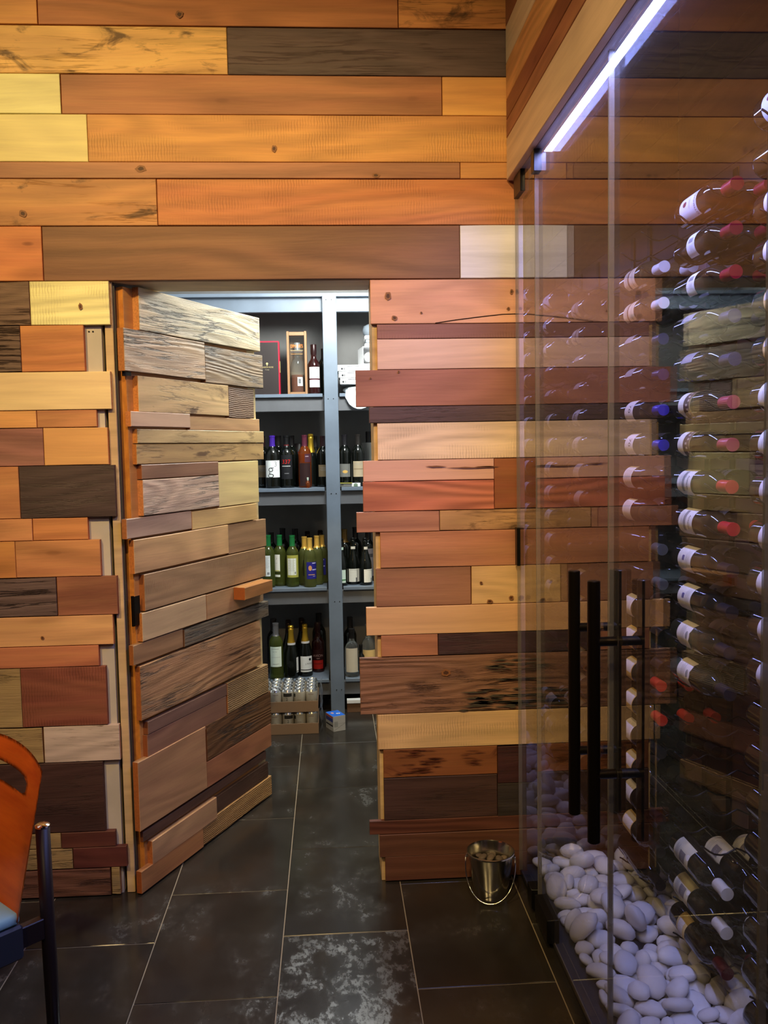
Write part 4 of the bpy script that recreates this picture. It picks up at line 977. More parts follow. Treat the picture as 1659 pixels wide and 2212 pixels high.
def clear_spot(loc, r):
    """slide a standing bottle back along its shelf until it touches no neighbour"""
    x, y, z = loc
    for _ in range(400):
        if all(abs(z-c) > .05 or (x-a)**2+(y-b)**2 > (r+q)**2 for a, b, c, q in SPOTS): break
        y += .002
    if y > 5.40-r:
        y = 5.40-r
        for _ in range(400):
            if all(abs(z-c) > .05 or (x-a)**2+(y-b)**2 > (r+q)**2 for a, b, c, q in SPOTS): break
            x += .001
    SPOTS.append((x, y, z, r)); return (x, y, z)
def bottle(k, label, loc, rot=(0, 0, 0), group=None, cat='bottle', name='wine_bottle', matrix=None, scale=1.0):
    if matrix is None: loc = clear_spot(loc, max(r for r, z in PROF[BK[k]['prof']])*scale+.0008)
    t = thing(name, label, cat, loc, rot, group)
    if matrix is not None: t.matrix_world = matrix
    if scale != 1.0: t.scale = (scale,)*3
    for nm, me, sub in BK[k]['parts']:
        o = link(nm, me, t)
        for n2, m2 in sub: link(n2, m2, o)
    return t
GY = (70, 70, 74); LG = (150, 150, 152); W1 = (232, 230, 228); CRM = (232, 222, 196); BLK = (22, 22, 22)
def lines(x, y, n, w_, gap=.006, c=LG, h_=.0012): return [('b', x, y-gap*i, w_*(1-.25*(i % 2)), h_, c) for i in range(n)]
hw = .034
# cellar kinds
kind('montinello', 'bordeaux', 'dark', (.2445, (150, 18, 44), .4), [(-.042, .042, .045, .15, W1, [('t', 'MONTINELLO', .0125, 0, .138, GY), ('d', -.004, .078, .0075, (120, 50, 62), .011)]+lines(0, .11, 2, .03))])
kind('band', 'bordeaux', 'dark', (.2445, (150, 18, 44), .4), [(-.04, .04, .095, .145, W1, [('b', -.006, .12, .012, .026, LG)]+lines(.015, .13, 3, .018))])
kind('veiled', 'bordeaux', 'dark', (.2445, (70, 60, 92), .3), [(-.03, .03, .06, .13, (150, 146, 160), lines(0, .11, 4, .03))])  # label greyed to paint the dimness of reflections in front of it
kind('duo', 'bordeaux', 'dark', (.2445, (176, 70, 84), .2), [(-.042, .042, .05, .085, W1, []), (-.042, .042, .0851, .13, (92, 70, 66), [('b', 0, .128, .084, .002, (220, 200, 140))]+[('b', -.03+.012*i, .105+.005*(i % 3), .006, .012, (190, 170, 160)) for i in range(6)])])
kind('antares', 'bordeaux', 'dark', (.2445, (196, 30, 44), .15), [(-.042, .042, .05, .14, W1, [('b', 0, .09, .06, .016, LG), ('t', 'Antares', .0125, .004, .118, GY)]+lines(0, .075, 2, .04))])
kind('grapes', 'bordeaux', 'dark', (.2445, (34, 32, 44), .2), [(-.042, .042, .05, .135, W1, [('d', -.004+.004*(i % 3), .082+.004*(i//3), .0035, (100, 96, 150)) for i in range(9)]+lines(0, .12, 4, .045))])
kind('torn', 'bordeaux', 'olive', (.2445, (46, 44, 52), .2), [(-.042, .042, .055, .135, (236, 228, 222), [('d', 0, .118, .011, LG, .007)]+lines(0, .1, 4, .05), .004)])
kind('estate', 'bordeaux', 'black', (.2445, (226, 222, 206), .05), [(-.044, .044, .045, .14, (222, 216, 182), [('b', 0, .10, .03, .034, (136, 130, 124)), ('d', .0, .102, .01, (186, 182, 176)), ('d', -.012, .132, .009, (236, 234, 226))]+lines(0, .07, 3, .05))])
kind('amberlabel', 'bordeaux', 'black', (.2445, (92, 18, 26), .4), [(-.042, .042, .06, .115, (228, 200, 130), [('b', .0, .085, .04, .03, (230, 222, 206))]+lines(0, .1, 2, .04))])
kind('striped', 'bordeaux', 'olive', (.24, (226, 222, 226), .05), [(-.042, .042, .055, .15, (238, 220, 196), [('b', 0, .095, .084, .012, (120, 84, 62)), ('b', 0, .128, .084, .0015, GY)]+lines(0, .08, 2, .05))])
kind('handwritten', 'bordeaux', 'black', (.2445, (70, 60, 190), .35), [(-.042, .042, .065, .14, (236, 226, 236), [('t', '70', .028, .0, .108, GY), ('t', '. .', .02, .012, .08, GY)])])
kind('script', 'bordeaux', 'dark', (.2445, (30, 28, 30), .2), [(-.042, .042, .055, .13, (236, 226, 226), lines(0, .118, 6, .055, .009))])
kind('screwcap', 'bordeaux', 'black', (.245, (150, 156, 170), .8), [])
kind('yellowlabel', 'bordeaux', 'olive', (.2445, (206, 58, 36), .15), [(-.042, .042, .06, .14, (236, 200, 132), [('b', -.012, .1, .046, .07, (234, 222, 218))]+lines(-.012, .12, 4, .03))])
# store kinds
kind('g3', 'wide', 'black', (.238, (66, 34, 150), .2), [(-.046, .05, .062, .158, (236, 240, 240), [('t', 'g', .088, -.009, .106, (52, 52, 56)), ('t', '3', .042, .019, .136, (110, 112, 116)), ('b', .027, .103, .02, .0008, LG)])])
kind('n337', 'wide', 'black', (.232, (22, 22, 24), .2), [(-.036, .036, .05, .188, (30, 30, 34), [('t', '337', .034, -.002, .148, (206, 28, 24)), ('b', -.002, .124, .05, .004, (196, 196, 196)), ('b', 0, .082, .026, .004, (120, 120, 124))]), (-.017, .017, .236, .246, (132, 30, 30), [])])
kind('yellowdark', 'bordeaux', 'olive', (.2445, (40, 36, 34), .2), [(-.042, .042, .06, .14, (236, 200, 132), [('b', -.012, .1, .046, .07, (234, 222, 218))]+lines(-.012, .12, 4, .03))])
kind('plain', 'bordeaux', 'black', (.238, (26, 22, 24), .2), [])
kind('plainwine', 'bordeaux', 'black', (.238, (44, 20, 26), .2), [(-.03, .03, .06, .13, (120, 104, 80), lines(0, .115, 4, .04))])
kind('rose', 'bordeaux', 'amber', (.236, (86, 34, 50), .2), [(.0, .04, .145, .192, (74, 40, 52), [('b', .014, .178, .02, .004, (170, 150, 160))]), (-.034, .036, .01, .14, (46, 26, 26), [])], fill=.19)
kind('goldfoil', 'champ', 'black', (.205, (222, 180, 60), .85), [])
kind('alsacewhite', 'alsace', 'black', (.255, (66, 62, 60), .4), [(-.03, .03, .028, .118, (238, 240, 236), [('d', 0, .1, .0045, GY), ('b', -.012, .083, .022, .0012, LG), ('b', -.012, .079, .018, .001, LG)])])
kind('beige', 'bordeaux', 'black', (.238, (36, 32, 30), .2), [(-.034, .034, .055, .145, (176, 160, 134), [('b', 0, .1, .06, .006, (140, 124, 100))]+lines(0, .13, 2, .05))])
kind('hill', 'bordeaux', 'black', (.238, (28, 26, 30), .2), [(-.034, .034, .055, .13, (116, 116, 112), [('d', 0, .085, .016, (206, 166, 92), .009)])])
kind('wwback', 'bordeaux', 'green', (.238, (30, 112, 60), .3), [(-.03, .012, .066, .185, (236, 240, 238), lines(-.008, .172, 8, .026, .008)+[('b', -.0, .082, .014, .014, LG)])])
kind('wwhill', 'bordeaux', 'green', (.238, (32, 120, 64), .3), [(-.036, .006, .088, .187, (236, 238, 236), [('t', ')', .014, -.013, .165, GY), ('b', -.016, .137, .012, .001, LG), ('b', -.016, .092, .038, .005, (200, 200, 90))]), (-.036, .006, .055, .068, (228, 232, 226), [])])
kind('wwolive', 'bordeaux', 'green', (.238, (32, 120, 64), .3), [(-.036, .04, .056, .186, (168, 166, 78), []), (-.032, .024, .07, .168, (234, 238, 236), lines(-.004, .156, 9, .038, .0075)+[('b', .017, .083, .01, .013, LG)])])
kind('blue', 'bordeaux', 'gold', (.228, (226, 182, 88), .45), [(-.038, .038, .052, .155, (38, 36, 128), [('b', .012, .148, .03, .005, (200, 200, 226)), ('d', -.016, .118, .011, (206, 150, 96), .016), ('b', .014, .108, .034, .006, (190, 190, 226)), ('b', -.006, .078, .044, .004, (214, 160, 96)), ('b', .01, .068, .02, .003, (180, 180, 210))])])
kind('bluestrip', 'bordeaux', 'gold', (.228, (220, 174, 80), .45), [(-.012, .006, .06, .158, (30, 32, 56), []), (.009, .034, .06, .158, (214, 224, 130), [])])
kind('darkcrown', 'champ', 'black', (.24, (40, 26, 20), .6), [])
kind('halfwhite', 'champ', 'black', (.3, (16, 16, 16), .2), [(-.034, .046, .02, .108, (226, 226, 218), [('b', -.001, .1, .05, .002, LG), ('b', .028, .06, .004, .088, GY), ('b', .02, .034, .008, .03, GY)]+lines(-.008, .085, 6, .036, .011, (200, 200, 194)))]+[(-.017, .019, .232, .257, (218, 214, 204), [])])
kind('greenlabel', 'champ', 'black', (.3, (16, 16, 16), .2), [(-.034, .03, .02, .108, (206, 226, 216), [('b', 0, .04, .06, .008, (60, 120, 70))]), (-.017, .019, .232, .257, (206, 232, 220), [])])
kind('brownneck', 'bordeaux', 'black', (.225, (112, 82, 24), .2), [])
kind('greycard', 'bordeaux', 'black', (.238, (24, 22, 26), .2), [(-.03, .03, .03, .19, (112, 106, 110), [('b', 0, .15, .05, .02, (60, 58, 62))])])
kind('silverwhite', 'bordeaux', 'green', (.232, (132, 132, 138), .7), [(-.032, .034, .07, .178, (226, 238, 226), [('t', 'DOMAINE', .009, -.002, .166, (120, 124, 118)), ('t', 'Sur Lie', .008, -.004, .152, (120, 124, 118)), ('b', 0, .122, .05, .001, LG), ('b', 0, .085, .036, .002, LG)])])
kind('brutback', 'champ', 'black', (.212, (220, 176, 58), .85), [(-.026, .034, .192, .214, (206, 206, 210), [('b', .006, .199, .052, .004, BLK)]), (.03, .05, .035, .126, (222, 222, 222), [('b', .04, .042, .02, .004, BLK)])])
kind('brut', 'champ', 'black', (.212, (220, 176, 58), .85), [(-.03, .034, .192, .214, (216, 216, 220), [('b', 0, .199, .054, .004, BLK)]), (-.036, .042, .03, .126, (226, 228, 228), [('d', .026, .106, .0085, BLK), ('t', 'J. ROGET', .013, .022, .08, BLK), ('b', .003, .043, .076, .005, BLK)])])
kind('avion', 'whisky', 'red', (.22, (38, 14, 14), .3), [(-.03, .03, .02, .07, (150, 26, 20), [('b', 0, .05, .05, .004, (90, 20, 16))]), (-.034, .034, .075, .13, (40, 12, 12), [('t', 'AVION', .02, 0, .095, (150, 120, 116)), ('b', 0, .08, .018, .004, (140, 110, 106))])])
kind('vodka', 'clear', 'clear', (.222, (40, 38, 38), .4), [(-.04, .036, .03, .17, (206, 196, 176), [])])
kind('tequila', 'clear', 'clear', (.222, (190, 196, 204), .6), [(-.04, .04, .05, .135, (214, 182, 122), [('b', 0, .07, .08, .04, (196, 192, 184))])])
kind('rebel', 'whisky', 'black', (.22, (18, 16, 16), .2), [(-.03, .032, .03, .14, (26, 22, 22), [('t', 'RE', .026, .0, .085, (210, 206, 198)), ('b', .02, .12, .02, .012, (150, 30, 24))])])
kind('macallan', 'whisky', 'red', (.222, (38, 14, 16), .2), [(-.032, .034, .088, .152, (206, 212, 210), [('t', 'M   A   N', .011, 0, .118, GY), ('d', .014, .144, .003, GY), ('d', .014, .098, .004, LG)]), (-.032, .034, .08, .0876, (70, 16, 30), []), (-.032, .034, .038, .0796, (206, 214, 212), [('b', 0, .068, .05, .0015, LG)])])
kind('boxed', 'whisky', 'clear', (.235, (150, 154, 158), .3), [(.0, .034, .035, .085, (232, 232, 232), [('b', .013, .062, .014, .026, (120, 120, 124))])], fill=.1)
kind('miniature', 'mini', 'amber', (.044, (190, 206, 190), .2), [])

# ------------------------------------------------------------------ wine racks and their bottles
ZT = 2.137; DZ = .1032; XS = (.98, 1.065, 1.148)
WIRE = {}
def wire_mesh(front_r, kindname):
    pts = [(1.219, 0, -.004)]; xs = sorted(XS, reverse=True); R = front_r+.0034
    for i, X in enumerate(xs):
        pts.append((X+.043, 0, .004))
        for a in (-50, -25, 0, 25, 50):
            pts.append((X-R*sin(radians(a)), 0, -R*cos(radians(a))+0.0))
    pts = [pts[0]]+[p for p in pts[1:]]
    # flatten the humps so the wire waves gently between bottles
    z_low = -R; out = [(1.219, 0, z_low+.012)]
    for X in xs:
        out += [(X+.041, 0, z_low+.016), (X+.03, 0, z_low+.0105), (X+.016, 0, z_low+.0028), (X, 0, z_low), (X-.016, 0, z_low+.0028), (X-.03, 0, z_low+.0105)]
    out += [(XS[0]-.043, 0, z_low+.021), (XS[0]-.052, 0, z_low+.026)]
    return tube(out, .0027, 5)
BODYW = wire_mesh(.0375, 'b'); NECKW = wire_mesh(.0158, 'n')
for m_ in (BODYW, NECKW): m_.materials.append(BLACK)
ORD = ['topmost', 'second', 'third', 'fourth', 'fifth', 'sixth', 'seventh', 'eighth', 'ninth', 'tenth', 'eleventh', 'twelfth', 'thirteenth', 'fourteenth', 'fifteenth', 'sixteenth', 'seventeenth', 'eighteenth', 'nineteenth', 'twentieth', 'lowest']
LOOK = {'montinello': 'dark wine bottle with broad white label', 'band': 'dark wine bottle with narrow white label', 'veiled': 'dark wine bottle with reflection-dimmed label', 'duo': 'wine bottle with white and brown label', 'antares': 'red-capped wine bottle with white label', 'grapes': 'wine bottle with grape emblem label', 'torn': 'wine bottle with wavy-edged white label', 'estate': 'white-capped wine bottle with cream picture label', 'amberlabel': 'wine bottle with short amber label', 'striped': 'wine bottle with brown-striped cream label', 'handwritten': 'wine bottle with handwritten white label', 'script': 'wine bottle with plain white label', 'screwcap': 'unlabelled dark bottle with silver screw cap', 'yellowlabel': 'red-capped wine bottle with yellow label', 'yellowdark': 'dark-capped wine bottle with yellow label', 'plain': 'dark unlabelled wine bottle'}
def lying(X, yb, z, roll):
    """bottle on its side: foot at yb, neck towards the room (-y), label facing the glass"""
    ax = Vector((0, -1, 0)); lab = Vector((-cos(roll), 0, sin(roll)))   # local z, local -y
    ly = -lab; lx = ly.cross(ax)
    return Matrix(((lx.x, ly.x, ax.x, X), (lx.y, ly.y, ax.y, yb), (lx.z, ly.z, ax.z, z), (0, 0, 0, 1)))
col_name = ['near', 'middle', 'far']
YB = [1.95, 2.40, 2.855]
def sub(ch):
    return {'c0': ['duo']*20, 'x': []}[ch]
KINDS = {
 0: ['montinello', 'band', 'script', 'script', 'yellowlabel', 'yellowlabel', 'antares', 'antares', 'script', 'script', 'torn', 'script', 'script', 'plain', 'plain', 'plain', 'plain', 'plain', 'plain', 'plain', 'plain'],
 1: ['montinello', 'band', 'band', 'veiled', 'veiled', 'duo', 'duo', 'antares', 'antares', 'grapes', 'grapes', 'torn', 'torn', None, None, None, None, 'estate', 'estate', 'amberlabel'],
 2: [None, 'striped', 'striped', 'veiled', 'veiled', 'handwritten', 'handwritten', 'script', 'script', 'screwcap', 'screwcap', 'script', 'yellowdark', 'yellowlabel', 'yellowlabel', 'script', 'yellowdark', 'script', 'yellowdark', 'plain']}
for ci in (0, 1, 2):
    rk = thing('wine_rack', 'black wall wine rack with wavy wire cradles, %s one of three along the cellar wall' % {0: 'nearest', 1: 'middle', 2: 'farthest'}[ci], 'wine rack', (0, YB[ci], 0), group='wall wine racks')
    for dy in (-.065, -.245):
        box('post', (1.2135, 1.2195, dy-.016, dy+.016, .15, 2.33), BLACK, rk, .001)
    top = 1 if ci == 0 else 0
    for r in range(-top, 20):
        z = ZT-DZ*r
        link('cradle_wire', BODYW, rk, None, (0, -.075, z)); link('cradle_wire', NECKW, rk, None, (0, -.255, z))
    for i, kk in enumerate(KINDS[ci]):
        r = i-top
        z = ZT-DZ*r
        for s in range(3):
            if kk is None and not (ci == 1 and 0): continue
            if ci == 0 and s > 0: continue
            if s == 2 and not ((ci == 2 and r in (13, 14, 15, 17, 18)) or (ci == 1 and r in (0, 1, 2, 17, 18))): continue
            k2 = kk
            roll = {'veiled': radians(62), 'montinello': radians(8), 'screwcap': 0}.get(kk, radians(14))+rnd.gauss(0, .05)
            if s: roll = radians(35)+rnd.gauss(0, .15)
            lab = '%s, %s row from top, %s slot of %s rack' % (LOOK[kk], ORD[i], ('front', 'second', 'rear')[s], col_name[ci])
            bottle(k2, lab, (0, 0, 0), group='wine bottles lying in the cellar racks', matrix=lying(XS[s], YB[ci]+rnd.uniform(-.006, .006), z, roll))

# ------------------------------------------------------------------ pebbles
def pebble(seed):
    from mathutils import noise
    r = random.Random(seed); bm = bmesh.new(); bmesh.ops.create_icosphere(bm, subdivisions=2, radius=1)
    a, b, c = r.uniform(.039, .05), r.uniform(.029, .037), r.uniform(.018, .025); off = Vector((seed*7.3, seed*3.1, 0))
    for v in bm.verts:
        s = 1+.16*noise.noise(v.co*1.1+off); v.co = Vector((v.co.x*a*s, v.co.y*b*s, v.co.z*c*s))
    return to_me(bm, 'pebble', True)
def stone_mat(name, a, b):
    m, nt, p = new_mat(name); g = NT(nt); oi = g.n('ShaderNodeObjectInfo'); tc = g.n('ShaderNodeTexCoord')
    nt.links.new(g.mix(oi.outputs['Random'], rgb(a), rgb(b)), p.inputs['Base Color']); p.inputs['Roughness'].default_value = .6; p.inputs['Specular IOR Level'].default_value = .3
    nt.links.new(g.bump(g.noise(tc.outputs['Object'], 220, 3), .12, .0006), p.inputs['Normal']); return m
PEB = [pebble(i) for i in range(8)]; PM = stone_mat('white_pebble', (.82, .81, .80), (.72, .68, .64))
for m_ in PEB: m_.materials.append(PM)
for k, s, x, y, z, qw, qx, qy, qz in PEBBLES:
    o = link('pebble', PEB[k], None, None, (x, y, z)); o.rotation_mode = 'QUATERNION'; o.rotation_quaternion = (qw, qx, qy, qz); o.scale = (s,)*3
    tag(o, 'smooth white pebble in the bed on the glass cellar floor', 'pebble', 'white pebbles on the cellar floor')

# ------------------------------------------------------------------ steel bucket of stones
bk = thing('ice_bucket', 'small shiny steel bucket with wire handle on the dark tiles by the wall', 'bucket', (.515, 2.882, 0), (0, 0, -.22))
link('pail', lathe([(0, .004), (.046, .004), (.052, 0), (.0535, .002), (.0555, .01), (.078, .150), (.0815, .153), (.0815, .157), (.078, .158), (.0755, .153), (.0535, .014), (.05, .009), (0, .009)], 40), bk, STEEL)
hp = [(-.083*cos(t), -.012-.05*sin(t)-.02*sin(t)**2, .138-.128*sin(t)**.85 if 0 < t < pi else .138) for t in [pi*i/28 for i in range(29)]]
hp = [(p[0]*(1+.10*sin(pi*i/28)), p[1], p[2]) for i, p in enumerate(hp)]
link('wire_handle', tube([(-.0765, 0, .138)]+hp+[(.0765, 0, .138)], .0021, 7), bk, CHROME)
for s in (-1, 1):
    link('ear', lathe([(0, 0), (.008, 0), (.008, .004), (.005, .008), (0, .0095)], 12), bk, CHROME, (s*.0755, 0, .138), (0, s*pi/2, 0))
BST = stone_mat('dark_stone', (.16, .12, .09), (.08, .06, .05))
sm = []
for i in range(3):
    me = PEB[i].copy(); me.materials.clear(); me.materials.append(BST); sm.append(me)
pos = [(0, 0)]+[(.027*cos(a), .027*sin(a)) for a in (0.2, 1.5, 2.7, 3.9, 5.1)]+[(.046*cos(a), .046*sin(a)) for a in (.6, 1.5, 2.4, 3.3, 4.2, 5.1, 6.0)]
mw = Matrix.Translation((.515, 2.882, 0))@Matrix.Rotation(-.22, 4, 'Z')
for i, (x, y) in enumerate(pos):
    p = mw@Vector((x*1.12, y*1.12, .121+(.008 if i == 0 else .004 if i < 6 else 0)+rnd.uniform(-.002, .002)))
    o = link('stone', sm[i % 3], None, None, p, (rnd.uniform(-.3, .3), rnd.uniform(-.3, .3), rnd.uniform(0, 6))); o.scale = (.36,)*3
    tag(o, 'small dark stone lying in the steel bucket', 'stone', 'dark stones in the bucket')
link('stone_fill', lathe([(0, .05), (.055, .05), (.0665, .108), (.05, .111), (0, .112)], 20), bk, pm('stone_fill', (.035, .028, .022), .9))
bk.children[-1]['kind'] = 'stuff'

# ------------------------------------------------------------------ chair at the left edge
cdir = Vector((cos(-2.35), sin(-2.35), 0)); crt = Vector((cdir.y, -cdir.x, 0))  # facing, sitter's right
ch = thing('dining_chair', 'orange wooden chair with dark legs and teal seat at the left edge', 'chair', Vector((-.69, 2.06, 0))+crt*.217+cdir*.222, (0, 0, atan2(cdir.y, cdir.x)-pi/2))
ORANGE = wood_mat('lacquer_beech', fine=.06, rings=.06, bump=.04, rough=.22); DKW = pm('dark_brown_legs', (.022, .013, .012), .4)
bm = bmesh.new(); NX, NZ = 44, 36; gv = {}
def pan(u, v):   # u -1..1 across, v 0..1 up
    zt = .80+.018*(1-u*u); z = .47+(zt-.47)*v; wd = .257
    x = u*wd; y = -.188+.055*(1-v)-.045*(1-u*u)*(.35+.65*v)-.02*v
    return Vector((x, y, z))
def slot(u, v): return ((u/.62)**6+((v-.775)/.058)**4) < 1
us = sorted(set([-1+2*i/NX for i in range(NX+1)])); vs_ = sorted(set([i/NZ for i in range(NZ+1)]+[.715, .885]))
for i, u in enumerate(us):
    for j, v in enumerate(vs_): gv[i, j] = bm.verts.new(pan(u, v))
for i in range(len(us)-1):
    for j in range(len(vs_)-1):
        if not slot((us[i]+us[i+1])/2, (vs_[j]+vs_[j+1])/2): bm.faces.new((gv[i, j], gv[i+1, j], gv[i+1, j+1], gv[i, j+1]))
def on_slot(u, v):
    du, dv = u, v-.775; lo, hi = .2, 3.0
    for _ in range(30):
        m_ = (lo+hi)/2
        if slot(du*m_, .775+dv*m_): lo = m_
        else: hi = m_
    return du*lo, .775+dv*lo
for (i, j), q in gv.items():
    if q.link_faces and 0 < i < len(us)-1 and 0 < j < len(vs_)-1 and len(q.link_faces) < 4: q.co = pan(*on_slot(us[i], vs_[j]))
for v in [v for v in bm.verts if not v.link_faces]: bm.verts.remove(v)
bmesh.ops.solidify(bm, geom=bm.faces[:], thickness=.011)
bmesh.ops.recalc_face_normals(bm, faces=bm.faces)
o = link('back_panel', to_me(bm, 'back', True), ch, ORANGE); o.color = (.86, .21, .035, 1)
def leg(x, y, top, dx, dy, r):
    return tube([(x+dx, y+dy, 0), (x+dx*.5, y+dy*.5, top*.5), (x, y, top)], [r*.85, r, r], 10)
for s in (-1, 1):
    link('leg', leg(s*.217, -.222, .655, 0, -.006, .0165), ch, DKW)
    link('leg', leg(s*.2, .19, .4, s*.012, .02, .0165), ch, DKW)
    link('post_cap', lathe([(0, 0), (.0172, 0), (.0172, .004), (.012, .0075), (0, .0085)], 12), ch, CHROME, (s*.217, -.222, .655))
seat = bmesh.new(); box_bm(seat, -.247, .247, -.145, .25, .460, .488, .007)
link('seat_cushion', to_me(seat, 'seat', True), ch, pm('teal_vinyl', (.40, .72, .72), .35))
box('seat_frame', (-.25, .25, -.15, .255, .378, .4595), pm('blue_grey_frame', (.03, .036, .05), .5), ch, .006)
for s in (-1, 1): box('back_bracket', (s*.217-.012, s*.217+.012, -.21, -.152, .39, .44), DKW, ch, .002)
# ------------------------------------------------------------------ store room shelving
sh = thing('storage_shelf', 'grey-blue painted timber shelving along the store room back wall', 'shelf', (0, 0, 0))
SZ = [2.385, 1.832, 1.302, .732, .198]
SX0, SX1 = -1.28, 1.03
for (x0, x1) in ((-.0215, .0565), (-1.27, -1.19), (.95, 1.03)):
    box('post', (x0, x1, 4.985, 5.023, 0, 2.36 if x0 != -.0215 else 2.372), SHELFP, sh, .002)
for z in SZ:
    for a, b in ((SX0, -.03), (.064, SX1)) if z < 2.3 else ((SX0, SX1),):
        box('shelf_board', (a, b, 5.0245 if z < 2.3 else 5.0, 5.40, z-.019, z), SHELFP, sh, .0015)
    box('rail', (SX0, SX1, 5.045, 5.083, z-.019-.078, z-.0195), RAILP if z < 2.3 else SHELFP, sh, .002)
box('back_board', (SX0, SX1, 5.405, 5.42, .02, 2.83), DARKP, sh, 0)
box('plinth_board', (.07, 1.0, 5.01, 5.05, .055, .075), WHITE, sh, .001); box('plinth_board', (.07, 1.0, 5.02, 5.045, 0, .054), pm('plinth_brown', (.16, .08, .04), .6), sh, .001)
for x, z in ((0, 2.345), (.03, 2.345), (.0, 1.80), (.03, 1.80), (.006, 1.27), (.034, 1.27), (.012, .655), (.04, .655), (.012, .145), (.04, .145)): link('screw_head', SCREW, sh, None, (x, 4.9848, z), (pi/2, 0, 0))
S1, S2, S3, S4 = [z+.0006 for z in SZ[1:]]
# second shelf: gift box, boxed whisky, whisky
gb = thing('gift_box', 'dark brown gift box with bright red edges standing on the top shelf', 'box')
gx = -0.2691
RED = pm('red_card', (.55, .012, .04), .4); DKC = pm('brown_card', (.024, .016, .016), .45); GOLD = pm('gold_print', (.72, .55, .22), .3, .9)
box('case', (gx-.21, gx, 5.062, 5.15, S1, 2.131), RED, gb, .002)
box('front_board', (gx-.21, gx-.006, 5.0585, 5.0625, S1+.002, 2.124), DKC, gb, .0005)
box('clasp', (gx-.001, gx+.0035, 5.08, 5.10, 1.955, 2.02), GOLD, gb, .0005)
cxm = -0.3384
link('crest_print', print_mesh([('d', 0, 0, .006, (214, 196, 130)), ('b', 0, -.008, .003, .008, (214, 196, 130)), ('t', 'LANSON ROSE', .0105, 0, -.02, (200, 180, 120)), ('t', 'Prestige', .007, 0, -.034, (170, 160, 130))], lambda x, y: (cxm+x, 5.0581, 2.005+y)), gb)
wx = thing('display_box', 'light wooden display box with glass front and orange lettering on the shelf', 'box', (-0.1704, 5.115, S1))
WBX = pm('box_wood', (.30, .155, .07), .5)
for nm, d in (('box_side', (-.056, -.043, -.055, .055, 0, .352)), ('box_side', (.043, .056, -.055, .055, 0, .352)), ('box_top', (-.0425, .0425, -.055, .055, .328, .348)), ('box_bottom', (-.0425, .0425, -.055, .055, 0, .012)), ('box_back', (-.0425, .0425, .045, .054, .0125, .3275))):
    box(nm, d, WBX if nm != 'box_back' else pm('box_back', (.16, .09, .045), .6), wx, .001)
fp = box('front_pane', (-.0425, .0425, -.051, -.0485, .0125, .3275), GLASS, wx, 0)
link('lettering', print_mesh([('t', "DIMMER'S", .026, 0, .268, (226, 128, 40), .62), ('b', 0, .245, .07, .0022, (206, 176, 130)), ('b', 0, .237, .064, .005, (90, 80, 76)), ('b', 0, .225, .066, .0022, (206, 140, 80))], lambda x, y: (x, -.0514, y)), wx)
bottle('boxed', 'amber spirit bottle standing inside the wooden display box', (-0.1704, 5.118, S1+.0125), name='spirit_bottle', scale=1.0)
bottle('macallan', 'dark whisky bottle with two pale labels beside the wooden display box', (-0.0764, 5.10, S1), (0, 0, .1), name='whisky_bottle', scale=1.0)
bottle('plain', 'dark bottle half hidden behind the shelf post, top shelf', (-0.0214, 5.17, S1), name='wine_bottle', scale=.88)
# right bay of that shelf: cartons and bag
WC = pm('white_carton', (.86, .86, .88), .5); GC = pm('grey_print', (.12, .12, .13), .6)
zc = S1+.0525
for i in range(3):
    c = thing('flat_carton', 'flat white carton, %s of the stack on the shelf right of the post' % ('lowest', 'middle', 'topmost')[i], 'carton', (.175-.006*i, 5.16, zc+.0365*i), (0, 0, -.05+.03*i), 'flat white cartons on the top shelf')
    box('tray', (-.10-.004*i, .20, -.105, .12, 0, .026), WC, c, .002)
    box('lid', (-.10-.004*i, .20, -.103, .12, .0265, .035), WHITE, c, .002)
    link('corner_print', print_mesh([('d', -.082, .013, .006, (40, 40, 44)), ('b', -.07, .013, .004, .012, (40, 40, 44)), ('b', -.02, .027, .07, .003, (60, 60, 66))], lambda x, y: (x, -.1056, y)), c)
bag = bmesh.new(); bmesh.ops.create_icosphere(bag, subdivisions=3, radius=1)
from mathutils import noise as NZ_
for v in bag.verts:
    n = NZ_.noise(v.co*2.3)+.5*NZ_.noise(v.co*5.1); v.co = Vector((v.co.x*.13, v.co.y*.10, max(-.0225, v.co.z*.0225)))*(1+.10*n) if v.co.z > -.3 else Vector((v.co.x*.12, v.co.y*.09, -.0224))
PLB = pm('white_plastic', (.78, .84, .88), .3)
o = tag(link('plastic_bag', to_me(bag, 'bag', True), None, PLB, (.215, 5.15, S1+.0265)), 'crumpled white plastic bag under the flat white cartons', 'bag')
fl_ = bmesh.new(); gr = {}
for i in range(9):
    for j in range(8):
        u, v = i/8, j/7; x = .10+.16*u; dz = -.105*v*(.35+.65*sin(pi*min(1, u*1.1))**.6); y = (5.06 if j == 0 else 5.016)+.003*sin(i*2.3+j)
        gr[i, j] = fl_.verts.new((x+.02*v*(u-.2), y, S1+(.022 if j == 0 else .014+dz)))
for i in range(8):
    for j in range(7): fl_.faces.new((gr[i, j], gr[i+1, j], gr[i+1, j+1], gr[i, j+1]))
bmesh.ops.solidify(fl_, geom=fl_.faces[:], thickness=.0006)
fo = link('bag_flap', to_me(fl_, 'flap', True), o, PLB); fo.matrix_parent_inverse = Matrix.Translation(o.location).inverted()
sc_ = thing('open_carton', 'small white open carton on its side, on the stack of flat cartons', 'carton', (.275, 5.16, zc+.1105), (0, 0, .12))
